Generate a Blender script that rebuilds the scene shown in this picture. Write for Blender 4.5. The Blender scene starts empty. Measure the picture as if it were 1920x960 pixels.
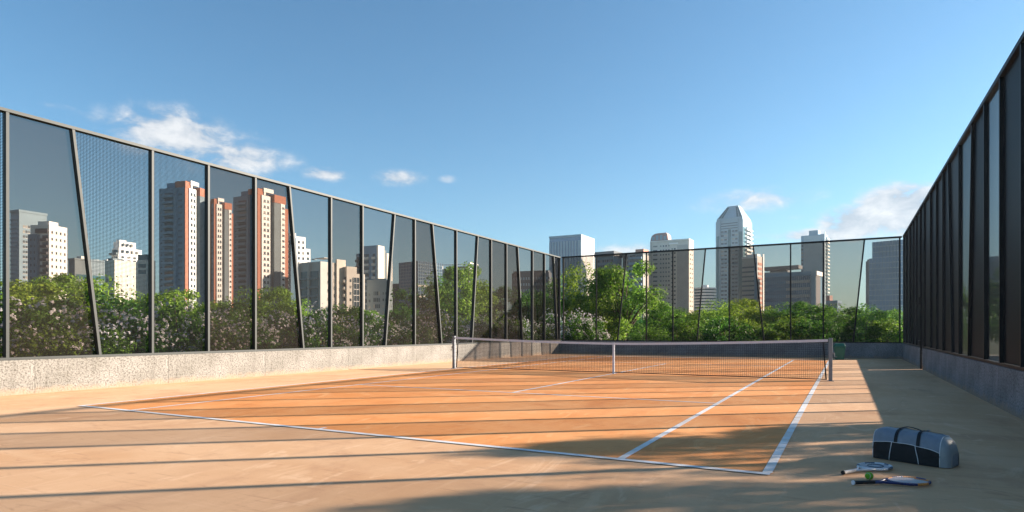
import bpy, math, random
import numpy as np
from math import sin, cos, pi, radians, sqrt, atan2
from mathutils import Vector, Matrix
random.seed(7); rng = np.random.default_rng(7)
S = bpy.context.scene
C = bpy.data.collections.new("place"); S.collection.children.link(C)

# ------------------------------------------------------------------ camera
cam = bpy.data.cameras.new("camera"); co = bpy.data.objects.new("camera", cam); S.collection.objects.link(co)
cam.sensor_width = 36; cam.lens = 22.22; cam.shift_y = 0.0721
cam.clip_start = 0.05; cam.clip_end = 9000
co.location = (0, 0, 1.31); co.rotation_euler = (radians(90), 0, radians(27.89))
S.camera = co
# ------------------------------------------------------------------ light
SUN_EL, SUN_AZ = radians(17.8), atan2(.783, .622)
S.view_settings.view_transform = 'Standard'; S.view_settings.look = 'None'
S.view_settings.exposure = 1.78; S.view_settings.gamma = 1
sd = bpy.data.lights.new("sun", 'SUN'); sd.energy = 5.0; sd.angle = radians(0.55); sd.color = (1, .89, .76)
so = bpy.data.objects.new("sun", sd); S.collection.objects.link(so)
sv = Vector((sin(SUN_AZ)*cos(SUN_EL), cos(SUN_AZ)*cos(SUN_EL), sin(SUN_EL)))
so.rotation_euler = sv.to_track_quat('Z', 'Y').to_euler(); so.location = (40, 30, 40)

W = bpy.data.worlds.new("World"); S.world = W; W.use_nodes = True
nt = W.node_tree; N = nt.nodes; Lk = nt.links; N.clear()
def nd(t, **k):
    n = N.new(t)
    for a, b in k.items(): setattr(n, a, b)
    return n
def val(x, sock):
    if isinstance(x, (int, float)): sock.default_value = x
    else: Lk.new(x, sock)
def mt(op, a, b=0.0, c=0.0):
    n = nd('ShaderNodeMath', operation=op); val(a, n.inputs[0]); val(b, n.inputs[1]); val(c, n.inputs[2]); return n.outputs[0]
out = nd('ShaderNodeOutputWorld'); bg = nd('ShaderNodeBackground'); Lk.new(bg.outputs[0], out.inputs[0])
sky = nd('ShaderNodeTexSky', sky_type='NISHITA'); sky.sun_disc = False
sky.sun_elevation = SUN_EL; sky.sun_rotation = SUN_AZ; sky.altitude = 300; sky.air_density = 1.0; sky.dust_density = 0.6; sky.ozone_density = 2.2
tc = nd('ShaderNodeTexCoord'); sx = nd('ShaderNodeSeparateXYZ'); Lk.new(tc.outputs['Generated'], sx.inputs[0])
az = mt('ARCTAN2', sx.outputs[0], sx.outputs[1]); el = mt('ARCSINE', sx.outputs[2])
cv = nd('ShaderNodeCombineXYZ'); Lk.new(az, cv.inputs[0]); Lk.new(mt('MULTIPLY', el, 1.8), cv.inputs[1])
n1 = nd('ShaderNodeTexNoise'); n1.inputs['Scale'].default_value = 20; n1.inputs['Detail'].default_value = 9; n1.inputs['Roughness'].default_value = .62; n1.inputs['Distortion'].default_value = .3
Lk.new(cv.outputs[0], n1.inputs['Vector'])
n2 = nd('ShaderNodeTexNoise'); n2.inputs['Scale'].default_value = 9; n2.inputs['Detail'].default_value = 5
Lk.new(cv.outputs[0], n2.inputs['Vector'])
CLOUDS = [(-0.975,0.267,0.070,0.030,.8), (-0.907,0.246,0.080,0.022,0.7), (-1.045,0.270,0.055,0.011,0.45), (-0.890,0.275,0.043,0.012,0.35), (-1.112,0.279,0.028,0.005,0.3), (-0.774,0.232,0.030,0.009,0.7), (-0.664,0.232,0.033,0.011,0.65), (-0.589,0.233,0.014,0.007,0.4), (-0.120,0.189,0.077,0.016,0.55), (0.012,0.148,0.034,0.017,1.6), (0.065,0.160,0.040,0.024,1.8), (-0.025,0.134,0.050,0.008,1.2), (-0.287,0.124,0.105,0.010,0.5), (-0.109,0.137,0.033,0.004,0.4), (-0.059,0.161,0.042,0.005,0.25),
 (.35,.16,.1,.03,1), (.8,.2,.12,.03,.7), (1.5,.15,.12,.03,1), (2.2,.22,.14,.03,.8), (-1.6,.18,.12,.03,.9), (-2.3,.2,.12,.035,1), (3.0,.17,.1,.03,.9)]
tot = None
for a, e, wa, he, d in CLOUDS:
    da = mt('DIVIDE', mt('SUBTRACT', az, a), wa*1.25); de = mt('DIVIDE', mt('SUBTRACT', el, e), he*1.25)
    r2 = mt('ADD', mt('MULTIPLY', da, da), mt('MULTIPLY', de, de))
    v = mt('MULTIPLY', mt('EXPONENT', mt('MULTIPLY', r2, -1.0)), d)
    tot = v if tot is None else mt('MAXIMUM', tot, v)
nz = mt('MULTIPLY', mt('SUBTRACT', n1.outputs[0], .5), 3.3)
den = mt('MULTIPLY', tot, mt('ADD', 1.0, nz))
mr = nd('ShaderNodeMapRange', interpolation_type='SMOOTHSTEP'); Lk.new(den, mr.inputs[0])
mr.inputs[1].default_value = .17; mr.inputs[2].default_value = .80; mr.inputs[3].default_value = 0; mr.inputs[4].default_value = .95
# thin veil low over the horizon
vd = mt('MULTIPLY', mt('EXPONENT', mt('MULTIPLY', el, -9.0)), mt('ADD', .35, mt('MULTIPLY', n2.outputs[0], .45)))
ccol = nd('ShaderNodeMix', data_type='RGBA'); Lk.new(mt('MULTIPLY', mt('SUBTRACT', n1.outputs[0], .38), 3.6), ccol.inputs[0])
ccol.inputs[6].default_value = (2.9, 3.35, 3.9, 1); ccol.inputs[7].default_value = (5.4, 5.5, 5.6, 1)
hs = nd('ShaderNodeMix', data_type='RGBA', blend_type='MULTIPLY'); hs.inputs[0].default_value = 1.0
Lk.new(sky.outputs[0], hs.inputs[6]); hs.inputs[7].default_value = (.71, 1.05, 1.15, 1)
mx0 = nd('ShaderNodeMix', data_type='RGBA'); Lk.new(vd, mx0.inputs[0]); Lk.new(hs.outputs[2], mx0.inputs[6]); mx0.inputs[7].default_value = (2.5, 2.9, 3.2, 1)
mx = nd('ShaderNodeMix', data_type='RGBA'); Lk.new(mr.outputs[0], mx.inputs[0]); Lk.new(mx0.outputs[2], mx.inputs[6]); Lk.new(ccol.outputs[2], mx.inputs[7])
Lk.new(mx.outputs[2], bg.inputs[0]); bg.inputs[1].default_value = 0.050

# ------------------------------------------------------------------ materials
def newmat(name):
    m = bpy.data.materials.new(name); m.use_nodes = True
    return m, m.node_tree.nodes, m.node_tree.links, m.node_tree.nodes['Principled BSDF']
def mat(name, col, rough=.7, var=.12, scale=3.0, metal=0.0, bump=0.0, bscale=40, spec=.4, col2=None, stretch=None):
    m, n, l, b = newmat(name)
    b.inputs['Roughness'].default_value = rough; b.inputs['Metallic'].default_value = metal
    b.inputs['Specular IOR Level'].default_value = spec
    t = n.new('ShaderNodeTexCoord'); no = n.new('ShaderNodeTexNoise'); no.inputs['Scale'].default_value = scale; no.inputs['Detail'].default_value = 6
    src = t.outputs['Object']
    if stretch:
        mp = n.new('ShaderNodeMapping'); mp.inputs['Scale'].default_value = stretch; l.new(src, mp.inputs[0]); src = mp.outputs[0]
    l.new(src, no.inputs['Vector'])
    mixn = n.new('ShaderNodeMix'); mixn.data_type = 'RGBA'
    c2 = col2 or tuple(min(1, c*(1+var)) for c in col); c1 = tuple(c*(1-var) for c in col)
    if col2: c1 = col
    mixn.inputs[6].default_value = (*c1, 1); mixn.inputs[7].default_value = (*c2, 1)
    r = n.new('ShaderNodeMapRange'); r.inputs[1].default_value = .3; r.inputs[2].default_value = .7
    l.new(no.outputs[0], r.inputs[0]); l.new(r.outputs[0], mixn.inputs[0]); l.new(mixn.outputs[2], b.inputs['Base Color'])
    if bump:
        n3 = n.new('ShaderNodeTexNoise'); n3.inputs['Scale'].default_value = bscale; n3.inputs['Detail'].default_value = 5; l.new(src, n3.inputs['Vector'])
        bp = n.new('ShaderNodeBump'); bp.inputs['Strength'].default_value = bump; bp.inputs['Distance'].default_value = .02
        l.new(n3.outputs[0], bp.inputs['Height']); l.new(bp.outputs[0], b.inputs['Normal'])
    return m
def clay(name, base, pale, dark, bumps=.25):
    """trodden clay: broad dusty patches, brushed streaks, fine grain"""
    m, n, l, b = newmat(name); b.inputs['Roughness'].default_value = .85; b.inputs['Specular IOR Level'].default_value = .25
    t = n.new('ShaderNodeTexCoord')
    def noise(scale, det, st=None, rot=0, dist=0):
        src = t.outputs['Object']
        if st:
            mp = n.new('ShaderNodeMapping'); mp.inputs['Scale'].default_value = st; mp.inputs['Rotation'].default_value = (0, 0, rot); l.new(src, mp.inputs[0]); src = mp.outputs[0]
        x = n.new('ShaderNodeTexNoise'); x.inputs['Scale'].default_value = scale; x.inputs['Detail'].default_value = det; x.inputs['Roughness'].default_value = .62; x.inputs['Distortion'].default_value = dist
        l.new(src, x.inputs['Vector']); return x.outputs[0]
    def mix(f, a, bb, lo, hi, amt=1.0):
        r = n.new('ShaderNodeMapRange'); r.inputs[1].default_value = lo; r.inputs[2].default_value = hi; r.inputs[4].default_value = amt; l.new(f, r.inputs[0])
        x = n.new('ShaderNodeMix'); x.data_type = 'RGBA'; l.new(r.outputs[0], x.inputs[0])
        for s, v in ((x.inputs[6], a), (x.inputs[7], bb)):
            if isinstance(v, tuple): s.default_value = (*v, 1)
            else: l.new(v, s)
        return x.outputs[2]
    c = mix(noise(.35, 5, dist=.6), base, pale, .38, .72, .75)
    c = mix(noise(1.1, 8, (1, .22, 1), .35, 1.2), c, dark, .52, .8, .55)
    c = mix(noise(.9, 8, (.25, 1.2, 1), -.5, 1.5), c, pale, .55, .78, .6)
    c = mix(noise(55, 3), c, dark, .55, .85, .35)
    c = mix(noise(2.2, 9, (.16, 1.6, 1), .9, 2.0), c, pale, .63, .72, .5)
    c = mix(noise(.28, 9, (1, 1, 1), 0, 3.5), c, dark, .56, .66, .35)
    c = mix(noise(1.6, 10, (.9, .30, 1), 1.2, 3.0), c, pale, .58, .66, .7)
    c = mix(noise(5, 9, (.2, 1.0, 1), -.9, 2.5), c, dark, .57, .72, .6)
    c = mix(noise(9, 8, (.5, .12, 1), .45, 1.5), c, pale, .58, .74, .55)
    l.new(c, b.inputs['Base Color'])
    bp = n.new('ShaderNodeBump'); bp.inputs['Strength'].default_value = bumps; bp.inputs['Distance'].default_value = .01
    l.new(noise(90, 6), bp.inputs['Height']); l.new(bp.outputs[0], b.inputs['Normal'])
    return m
def concrete(name, base, dark, pale):
    """pebble-dashed concrete: speckles, blotches and run marks"""
    m, n, l, b = newmat(name); b.inputs['Roughness'].default_value = .9
    t = n.new('ShaderNodeTexCoord'); src = t.outputs['Object']
    def mixc(f, a, bb, lo, hi, amt):
        r = n.new('ShaderNodeMapRange'); r.inputs[1].default_value = lo; r.inputs[2].default_value = hi; r.inputs[4].default_value = amt; l.new(f, r.inputs[0])
        x = n.new('ShaderNodeMix'); x.data_type = 'RGBA'; l.new(r.outputs[0], x.inputs[0])
        for s, v in ((x.inputs[6], a), (x.inputs[7], bb)):
            if isinstance(v, tuple): s.default_value = (*v, 1)
            else: l.new(v, s)
        return x.outputs[2]
    def noi(sc, d, st=None):
        s2 = src
        if st:
            mp = n.new('ShaderNodeMapping'); mp.inputs['Scale'].default_value = st; l.new(src, mp.inputs[0]); s2 = mp.outputs[0]
        x = n.new('ShaderNodeTexNoise'); x.inputs['Scale'].default_value = sc; x.inputs['Detail'].default_value = d; x.inputs['Roughness'].default_value = .65; l.new(s2, x.inputs['Vector']); return x.outputs[0]
    c = mixc(noi(1.1, 6), base, pale, .4, .65, .8)
    c = mixc(noi(27, 4), c, dark, .48, .60, .75)
    c = mixc(noi(36, 3), c, pale, .57, .68, .5)
    c = mixc(noi(60, 3), c, dark, .58, .68, .7)
    c = mixc(noi(3, 5, (2.5, 2.5, .35)), c, dark, .55, .8, .5)
    sz = n.new('ShaderNodeSeparateXYZ'); l.new(t.outputs['Object'], sz.inputs[0])
    ad = n.new('ShaderNodeMath'); ad.operation = 'MULTIPLY_ADD'; l.new(noi(5, 5), ad.inputs[0]); ad.inputs[1].default_value = -.30; l.new(sz.outputs[2], ad.inputs[2])
    r = n.new('ShaderNodeMapRange'); r.inputs[1].default_value = -.14; r.inputs[2].default_value = .0; r.inputs[3].default_value = .6; r.inputs[4].default_value = 0; l.new(ad.outputs[0], r.inputs[0])
    x = n.new('ShaderNodeMix'); x.data_type = 'RGBA'; l.new(r.outputs[0], x.inputs[0]); l.new(c, x.inputs[6]); x.inputs[7].default_value = (.34, .23, .14, 1); c = x.outputs[2]
    l.new(c, b.inputs['Base Color'])
    bp = n.new('ShaderNodeBump'); bp.inputs['Strength'].default_value = .6; bp.inputs['Distance'].default_value = .02
    l.new(noi(45, 4), bp.inputs['Height']); l.new(bp.outputs[0], b.inputs['Normal'])
    return m
def screen(name, T0, tint=(1, 1, 1), cover=(.05, .05, .052), holes=None, pw=1.0):
    """see-through dark sheet: transmission falls with the length of the path through it"""
    m = bpy.data.materials.new(name); m.use_nodes = True; n = m.node_tree.nodes; l = m.node_tree.links; n.clear()
    o = n.new('ShaderNodeOutputMaterial'); tr = n.new('ShaderNodeBsdfTransparent'); tr.inputs[0].default_value = (*tint, 1)
    df = n.new('ShaderNodeBsdfPrincipled'); df.inputs['Base Color'].default_value = (*cover, 1); df.inputs['Roughness'].default_value = .5
    df.inputs['Specular IOR Level'].default_value = (.10 if pw > 1 else 0.0)
    g = n.new('ShaderNodeNewGeometry')
    def M(op, a, b=0.0):
        x = n.new('ShaderNodeMath'); x.operation = op
        for s, v in ((x.inputs[0], a), (x.inputs[1], b)):
            if isinstance(v, (int, float)): s.default_value = v
            else: l.new(v, s)
        return x.outputs[0]
    dp = n.new('ShaderNodeVectorMath'); dp.operation = 'DOT_PRODUCT'; l.new(g.outputs['Incoming'], dp.inputs[0]); l.new(g.outputs['True Normal'], dp.inputs[1])
    c = M('MAXIMUM', M('ABSOLUTE', dp.outputs['Value']), .04)
    T = M('POWER', T0, M('DIVIDE', 1.0, M('POWER', c, pw)))
    if holes:
        p, r = holes; t = n.new('ShaderNodeTexCoord'); sp = n.new('ShaderNodeSeparateXYZ'); l.new(t.outputs['Object'], sp.inputs[0])
        fx = M('SUBTRACT', M('FRACT', M('DIVIDE', M('ADD', sp.outputs[0], 500.0), p)), .5); fz = M('SUBTRACT', M('FRACT', M('DIVIDE', sp.outputs[2], p)), .5)
        T = M('MULTIPLY', T, M('LESS_THAN', M('ADD', M('MULTIPLY', fx, fx), M('MULTIPLY', fz, fz)), r*r))
    mx = n.new('ShaderNodeMixShader'); l.new(T, mx.inputs[0]); l.new(df.outputs[0], mx.inputs[1]); l.new(tr.outputs[0], mx.inputs[2]); l.new(mx.outputs[0], o.inputs[0])
    return m
def leafmat(name, dark, light, trans=.35, third=None):
    m, n, l, b = newmat(name); g = n.new('ShaderNodeNewGeometry'); oi = n.new('ShaderNodeObjectInfo')
    rp = n.new('ShaderNodeValToRGB'); rp.color_ramp.elements[0].color = (*dark, 1); rp.color_ramp.elements[1].color = (*light, 1)
    rp.color_ramp.elements[0].position = .15
    if third:
        e = rp.color_ramp.elements.new(.93); e.color = (*light, 1); rp.color_ramp.elements[-1].color = (*third, 1)
    l.new(g.outputs['Random Per Island'], rp.inputs[0])
    hs = n.new('ShaderNodeHueSaturation'); l.new(rp.outputs[0], hs.inputs['Color'])
    r = n.new('ShaderNodeMapRange'); r.inputs[3].default_value = .47; r.inputs[4].default_value = .53; l.new(oi.outputs['Random'], r.inputs[0]); l.new(r.outputs[0], hs.inputs['Hue'])
    r2 = n.new('ShaderNodeMapRange'); r2.inputs[3].default_value = 1.2; r2.inputs[4].default_value = .8; l.new(oi.outputs['Random'], r2.inputs[0]); l.new(r2.outputs[0], hs.inputs['Value'])
    l.new(hs.outputs[0], b.inputs['Base Color']); b.inputs['Roughness'].default_value = .5; b.inputs['Specular IOR Level'].default_value = .3
    tr = n.new('ShaderNodeBsdfTranslucent'); l.new(hs.outputs[0], tr.inputs[0])
    mx = n.new('ShaderNodeMixShader'); mx.inputs[0].default_value = trans; l.new(b.outputs[0], mx.inputs[1]); l.new(tr.outputs[0], mx.inputs[2])
    l.new(mx.outputs[0], n['Material Output'].inputs[0])
    return m

M_tan = clay("surround clay", (.61, .345, .18), (.74, .475, .285), (.40, .20, .11))
M_org = clay("court clay", (.70, .265, .075), (.78, .40, .17), (.50, .155, .038))
M_line = mat("court paint", (.76, .77, .80), .6, .08, 5, col2=(.62, .55, .48))
M_ground = mat("park ground", (.05, .075, .025), .95, .3, .3)
M_terr = mat("pale paving", (.52, .45, .38), .85, .1, .6)
M_wallL = concrete("sandy pebbled concrete", (.185, .172, .15), (.055, .045, .035), (.29, .27, .245))
M_wallR = concrete("grey pebbled concrete", (.16, .165, .175), (.055, .055, .06), (.29, .295, .31))
M_frame = mat("fence steel", (.022, .025, .023), .55, .1, 8, spec=.4)
M_framed = mat("dark fence steel", (.010, .0105, .012), .5, .1, 8, spec=.2)
M_tint1 = screen("tinted sheet", .68, (1, .925, .87), (.020, .017, .016))
M_tint2 = screen("pale tinted sheet", .74, (1, .93, .88), (.018, .016, .015))
M_mesh1 = screen("perforated sheet", .97, (1, .94, .90), (.010, .010, .010), holes=(.030, .42))
M_mesh2 = screen("fine woven screen", .70, (1, .93, .88), (.018, .016, .015))
M_rt1 = screen("dark woven screen", .87, (.97, .95, .93), (.020, .026, .030), pw=1.85)
M_rt2 = screen("smoked sheet", .865, (.97, .95, .93), (.008, .012, .016), pw=1.9)
M_rt3 = screen("slit screen", .885, (1, 1, 1), (.018, .024, .028), pw=1.5)
M_steel = mat("net post steel", (.22, .23, .25), .4, .08, 10, metal=.3)
M_white = mat("white webbing", (.72, .72, .76), .8, .06, 20)
M_black = mat("black cord", (.012, .012, .013), .7, .1, 20)
M_green = mat("green plastic", (.02, .14, .10), .45, .1, 6)
M_bark = mat("bark", (.10, .075, .05), .9, .3, 12, bump=.4)
M_leafA = leafmat("park leaves", (.09, .21, .018), (.36, .60, .08), .5)
M_leafB = leafmat("deep green leaves", (.05, .16, .025), (.20, .42, .07), .5)
M_leafS = leafmat("shrub leaves", (.04, .12, .014), (.20, .42, .05), .5, )
M_flower = leafmat("pale blossom", (.66, .66, .70), (.86, .86, .90), .3)
def paint(name, c, var=.07, **k): return mat(name, c, .75, var, .25, **k)
M_bwhite = paint("white render", (.84, .82, .79)); M_bcream = paint("cream render", (.64, .59, .52)); M_bgrey = paint("grey render", (.17, .21, .225))
M_bblue = paint("blue grey render with shade tint", (.15, .27, .37)); M_brown = paint("terracotta render", (.42, .165, .10)); M_bdark = paint("dark cladding", (.075, .078, .085))  # the blue grey includes the skylit blue of shaded fronts, put into the colour
M_bbeige = paint("beige render", (.46, .43, .39)); M_bred = paint("dull red render", (.36, .20, .17)); M_bpale = paint("pale blue cladding", (.23, .33, .39))
M_roof = paint("roof felt", (.22, .22, .22))
M_glass = mat("window glass", (.035, .055, .075), .2, .3, .15, spec=.35)
_n, _l = M_glass.node_tree.nodes, M_glass.node_tree.links    # panes differ: blinds, curtains, random darker tones
_g = _n.new('ShaderNodeNewGeometry'); _r = _n.new('ShaderNodeValToRGB'); _r.color_ramp.interpolation = 'CONSTANT'
for _p, _c in ((0, (.02, .03, .04, 1)), (.35, (.045, .07, .09, 1)), (.62, (.10, .12, .13, 1)), (.80, (.03, .045, .06, 1)), (.90, (.26, .25, .22, 1))):
    _e = _r.color_ramp.elements[0] if _p == 0 else (_r.color_ramp.elements[-1] if _p == .35 else _r.color_ramp.elements.new(_p)); _e.position = _p; _e.color = _c
_l.new(_g.outputs['Random Per Island'], _r.inputs[0]); _l.new(_r.outputs[0], _n['Principled BSDF'].inputs['Base Color'])
M_glassb = mat("blue curtain glass", (.09, .18, .29), .2, .25, .1, spec=.45)
M_glasst = mat("teal curtain glass", (.03, .10, .12), .2, .25, .1, spec=.35)

# ------------------------------------------------------------------ mesh helpers
class MB:
    def __init__(s): s.v = []; s.f = []; s.mi = []
    def add(s, vs, fs, mi=0):
        o = len(s.v); s.v += [tuple(v) for v in vs]; s.f += [tuple(i+o for i in f) for f in fs]; s.mi += [mi]*len(fs); return s
    def box(s, x0, x1, y0, y1, z0, z1, mi=0):
        return s.add([(x0,y0,z0),(x1,y0,z0),(x1,y1,z0),(x0,y1,z0),(x0,y0,z1),(x1,y0,z1),(x1,y1,z1),(x0,y1,z1)],
            [(0,3,2,1),(4,5,6,7),(0,1,5,4),(1,2,6,5),(2,3,7,6),(3,0,4,7)], mi)
    def hexa(s, p, mi=0):   # 8 corners, same order as box
        return s.add(p, [(0,3,2,1),(4,5,6,7),(0,1,5,4),(1,2,6,5),(2,3,7,6),(3,0,4,7)], mi)
    def tube(s, pts, rad, n=8, mi=0, closed=False, cap=True):
        pts = [Vector(p) for p in pts]; m = len(pts); rings = []
        if isinstance(rad, (int, float)): rad = [rad]*m
        for i, p in enumerate(pts):
            a = pts[(i-1) % m] if (closed or i > 0) else p; b = pts[(i+1) % m] if (closed or i < m-1) else p
            t = (b-a).normalized(); u = t.cross(Vector((0,0,1)))
            if u.length < .05: u = t.cross(Vector((0,1,0)))
            u.normalize(); w = t.cross(u)
            rings.append([p+(u*cos(2*pi*k/n)+w*sin(2*pi*k/n))*rad[i] for k in range(n)])
        vs = [v for r in rings for v in r]; fs = []
        for i in range(m if closed else m-1):
            j = (i+1) % m
            for k in range(n): fs.append((i*n+k, j*n+k, j*n+(k+1) % n, i*n+(k+1) % n))
        if cap and not closed: fs += [tuple(range(n)), tuple((m-1)*n+k for k in reversed(range(n)))]
        return s.add(vs, fs, mi)
    def mesh(s, name, mats, smooth=False):
        me = bpy.data.meshes.new(name); me.from_pydata(s.v, [], s.f)
        for m in (mats if isinstance(mats, (list, tuple)) else [mats]): me.materials.append(m)
        if len(set(s.mi)) > 1: me.polygons.foreach_set('material_index', s.mi)
        if smooth: me.polygons.foreach_set('use_smooth', [True]*len(me.polygons))
        me.update(); return me
    def build(s, name, mats, parent=None, smooth=False, **k): return link(name, s.mesh(name, mats, smooth), parent, **k)
def link(name, me, parent=None, loc=None, kind=None, label=None):
    o = bpy.data.objects.new(name, me); C.objects.link(o)
    if parent is not None: o.parent = parent
    if loc: o.location = loc
    if kind: o['kind'] = kind
    if label: o['label'] = label
    return o
def thing(name, label, cat, loc=(0,0,0), rz=0, group=None):
    o = bpy.data.objects.new(name, None); C.objects.link(o); o.location = loc; o.rotation_euler = (0,0,rz); o.empty_display_size = .2
    o['label'] = label; o['category'] = cat
    if group: o['group'] = group
    return o
def bevel(o, w=.01, seg=2):
    m = o.modifiers.new('bevel', 'BEVEL'); m.width = w; m.segments = seg; m.limit_method = 'ANGLE'; return o

# ------------------------------------------------------------------ ground
LA, LB, RB, RA = (-14.92, 0.5), (-14.08, 32.5), (2.2, 33.2), (2.30, -1.5)
def sheet(name, pts, z, m, kind='structure', parent=None, label=None):
    b = MB(); b.add([(x, y, z) for x, y in pts], [tuple(range(len(pts)))]); return b.build(name, m, parent, kind=kind, label=label)
sheet('ground', [(-900,-900),(900,-900),(900,900),(-900,900)], -.30, M_ground, label='dark green park ground around the court')
fl = MB(); fl.add([(-15.1,-6,0),(2.5,-6,0),(2.4,33.35,0),(-14.2,32.7,0),(-15.1,-6,-.29),(2.5,-6,-.29),(2.4,33.35,-.29),(-14.2,32.7,-.29)],
    [(0,1,2,3),(4,7,6,5),(0,4,5,1),(1,5,6,2),(2,6,7,3),(3,7,4,0)])
fl.build('court_surround', M_tan, kind='structure', label='tan clay floor around the tennis court')
CX, Y0, YN = -6.14, 6.14, 18.08
XL, XR, Y1 = CX-5.5, CX+5.5, 6.14+23.7
cs = sheet('court_surface', [(XL,Y0),(XR,Y0),(XR,Y1),(XL,Y1)], .004, M_org, label='orange clay playing surface of the court')
def line(name, x0, x1, y0, y1): 
    b = MB(); b.add([(x0,y0,.008),(x1,y0,.008),(x1,y1,.008),(x0,y1,.008)], [(0,1,2,3)]); return b.build(name, M_line, cs, kind='structure')
wd = .038
line('baseline', XL-.03, XR+.03, Y0-.045, Y0+.045); line('baseline', XL-.03, XR+.03, Y1-.045, Y1+.045)
for x in (XL, XR): line('sideline', x-.042, x+.042, Y0+.045, Y1-.045)
for x in (CX-4.12, CX+4.12): line('singles_sideline', x-wd, x+wd, Y0+.045, Y1-.045)
SV = 5.47
for y in (Y0+SV, Y1-SV): line('service_line', CX-4.12+wd, CX+4.12-wd, y-.035, y+.035)
line('center_service_line', CX-.04, CX+.04, Y0+SV+.035, Y1-SV-.035)
for y, s in ((Y0, 1), (Y1, -1)): line('center_mark', CX-.03, CX+.03, min(y+s*.045, y+s*.15), max(y+s*.045, y+s*.15))
sheet('terrace', [(3.2,6),(30,6),(30,43),(3.2,43)], -.05, M_terr, label='pale paved terrace beyond the right fence')

# ------------------------------------------------------------------ low walls and fences
def frame_of(A, B): 
    dx, dy = B[0]-A[0], B[1]-A[1]; return (A[0], A[1], 0), atan2(dy, dx), sqrt(dx*dx+dy*dy)
def low_wall(A, B, cuts, m, label, name='low_wall', ztop=.70, t=.24):
    loc, rz, Ln = frame_of(A, B); root = thing(name, label, 'wall', loc, rz, 'low concrete walls round the court')
    k = MB(); k.box(.03, Ln-.03, .02, t-.02, -.28, ztop-.02); k.build('wall_core', M_wallR, root)
    cuts = [0]+sorted(cuts)+[Ln]; me = {}
    for a, b in zip(cuts, cuts[1:]):
        g = .0015; p = MB(); p.box(0, b-a-2*g, 0, t, -.29, ztop)
        o = p.build('concrete_panel', m, root, loc=(a+g, 0, 0)); bevel(o, .003, 1)
    return root
_, _, LL = frame_of(LA, LB)
low_wall(LA, LB, [y-0.5 for y in (4.05, 6.9, 9.75, 12.6, 15.9, 19.3, 22.6, 25.9, 29.2)], M_wallL, 'sunlit sandy pebbled concrete wall along the left side, below the long fence')
low_wall((-14.3, 32.51), (2.45, 33.22), [2.6, 5.4, 8.2, 11, 13.8], M_wallR, 'shaded dark grey concrete wall across the far end behind the net')
def onR(y): return (2.2+(33.2-y)/(34.7)*.10, y)
low_wall(onR(33.18), onR(25.14), [2.7, 5.4], M_wallR, 'short dark concrete wall on the right between the far corner and the gate post')
low_wall(onR(24.86), onR(-1.5), [2.9*i for i in range(1, 9)], M_wallR, 'long dark grey concrete wall on the right, nearest the sports bag')

def fence(A, B, posts, mats, fr, label, par, name='fence', z0=.705, z1=5.5, pw=.062, pd=.10, top=.075, z1b=None):
    """posts: (top, bottom) positions along the run; mats cycle over panels; inside of the court is local -y"""
    loc, rz, Ln = frame_of(A, B); root = thing(name, label, 'fence', loc, rz, 'tall screen fences round the court')
    z1b = z1b or z1; H = lambda x: z1+(z1b-z1)*x/Ln
    y0 = .03
    b = MB(); b.hexa([(0,y0-.012,H(0)-top),(Ln,y0-.012,H(Ln)-top),(Ln,y0+pd+.012,H(Ln)-top),(0,y0+pd+.012,H(0)-top),(0,y0-.012,H(0)),(Ln,y0-.012,H(Ln)),(Ln,y0+pd+.012,H(Ln)),(0,y0+pd+.012,H(0))])
    b.build('top_rail', fr, root)
    b = MB(); b.box(0, Ln, y0-.008, y0+pd+.008, z0, z0+.05); b.build('bottom_rail', fr, root)
    zb = z0+.05
    for tp, bt in posts:
        zt = H(tp)-top; h = pw/2; b = MB()
        b.hexa([(bt-h,y0,zb),(bt+h,y0,zb),(bt+h,y0+pd,zb),(bt-h,y0+pd,zb),(tp-h,y0,zt),(tp+h,y0,zt),(tp+h,y0+pd,zt),(tp-h,y0+pd,zt)])
        b.build('slanted_post' if abs(tp-bt) > .1 else 'post', fr, root)
    for i, ((t0, b0), (t1, b1)) in enumerate(zip(posts, posts[1:])):
        m = mats[i % len(mats)]; h = pw/2; yp = y0+pd*.72; th = .0 if ('perforated' in m.name or 'woven' in m.name or 'slit' in m.name) else .008
        zt0, zt1 = H(t0)-top, H(t1)-top
        q = [(b0+h,yp,zb),(b1-h,yp,zb),(t1-h,yp,zt1),(t0+h,yp,zt0)]
        b = MB()
        if th == 0: b.add(q, [(0,1,2,3)])
        else: b.hexa([q[0], q[1], (q[1][0],yp+th,q[1][2]), (q[0][0],yp+th,q[0][2]), q[3], q[2], (q[2][0],yp+th,q[2][2]), (q[3][0],yp+th,q[3][2])])
        b.build('screen_panel' if th == 0 else 'tinted_panel', m, root)
    return root
def prm(A, B, P, ax):   # world coordinate on an axis -> distance along the run
    L = frame_of(A, B)[2]; f = lambda c: (c-A[ax])/(B[ax]-A[ax])*L
    return [(f(p[0]), f(p[1])) if isinstance(p, tuple) else (f(p), f(p)) for p in P]
PL = [.6, 2.1, 3.5, 4.95, 6.44, (7.64,8.19), 9.38, 10.86, 12.31, (13.51,14.04), 15.18, 16.63, (18.3,17.8), 19.48, (20.59,21.2), 22.26, (23.92,23.45), 25.06, 26.46, (27.56,28.08), 29.15, 30.53, (31.64,32.12), 32.42]
mL = [M_mesh1, M_tint1, M_mesh1, M_mesh1, M_tint1, M_mesh1, M_mesh1, M_tint1, M_tint1, M_mesh2, M_tint2, M_mesh2, M_tint2, M_tint1, M_mesh2, M_mesh2, M_tint2, M_tint1, M_tint1, M_mesh2, M_tint2, M_mesh2, M_tint2]
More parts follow.
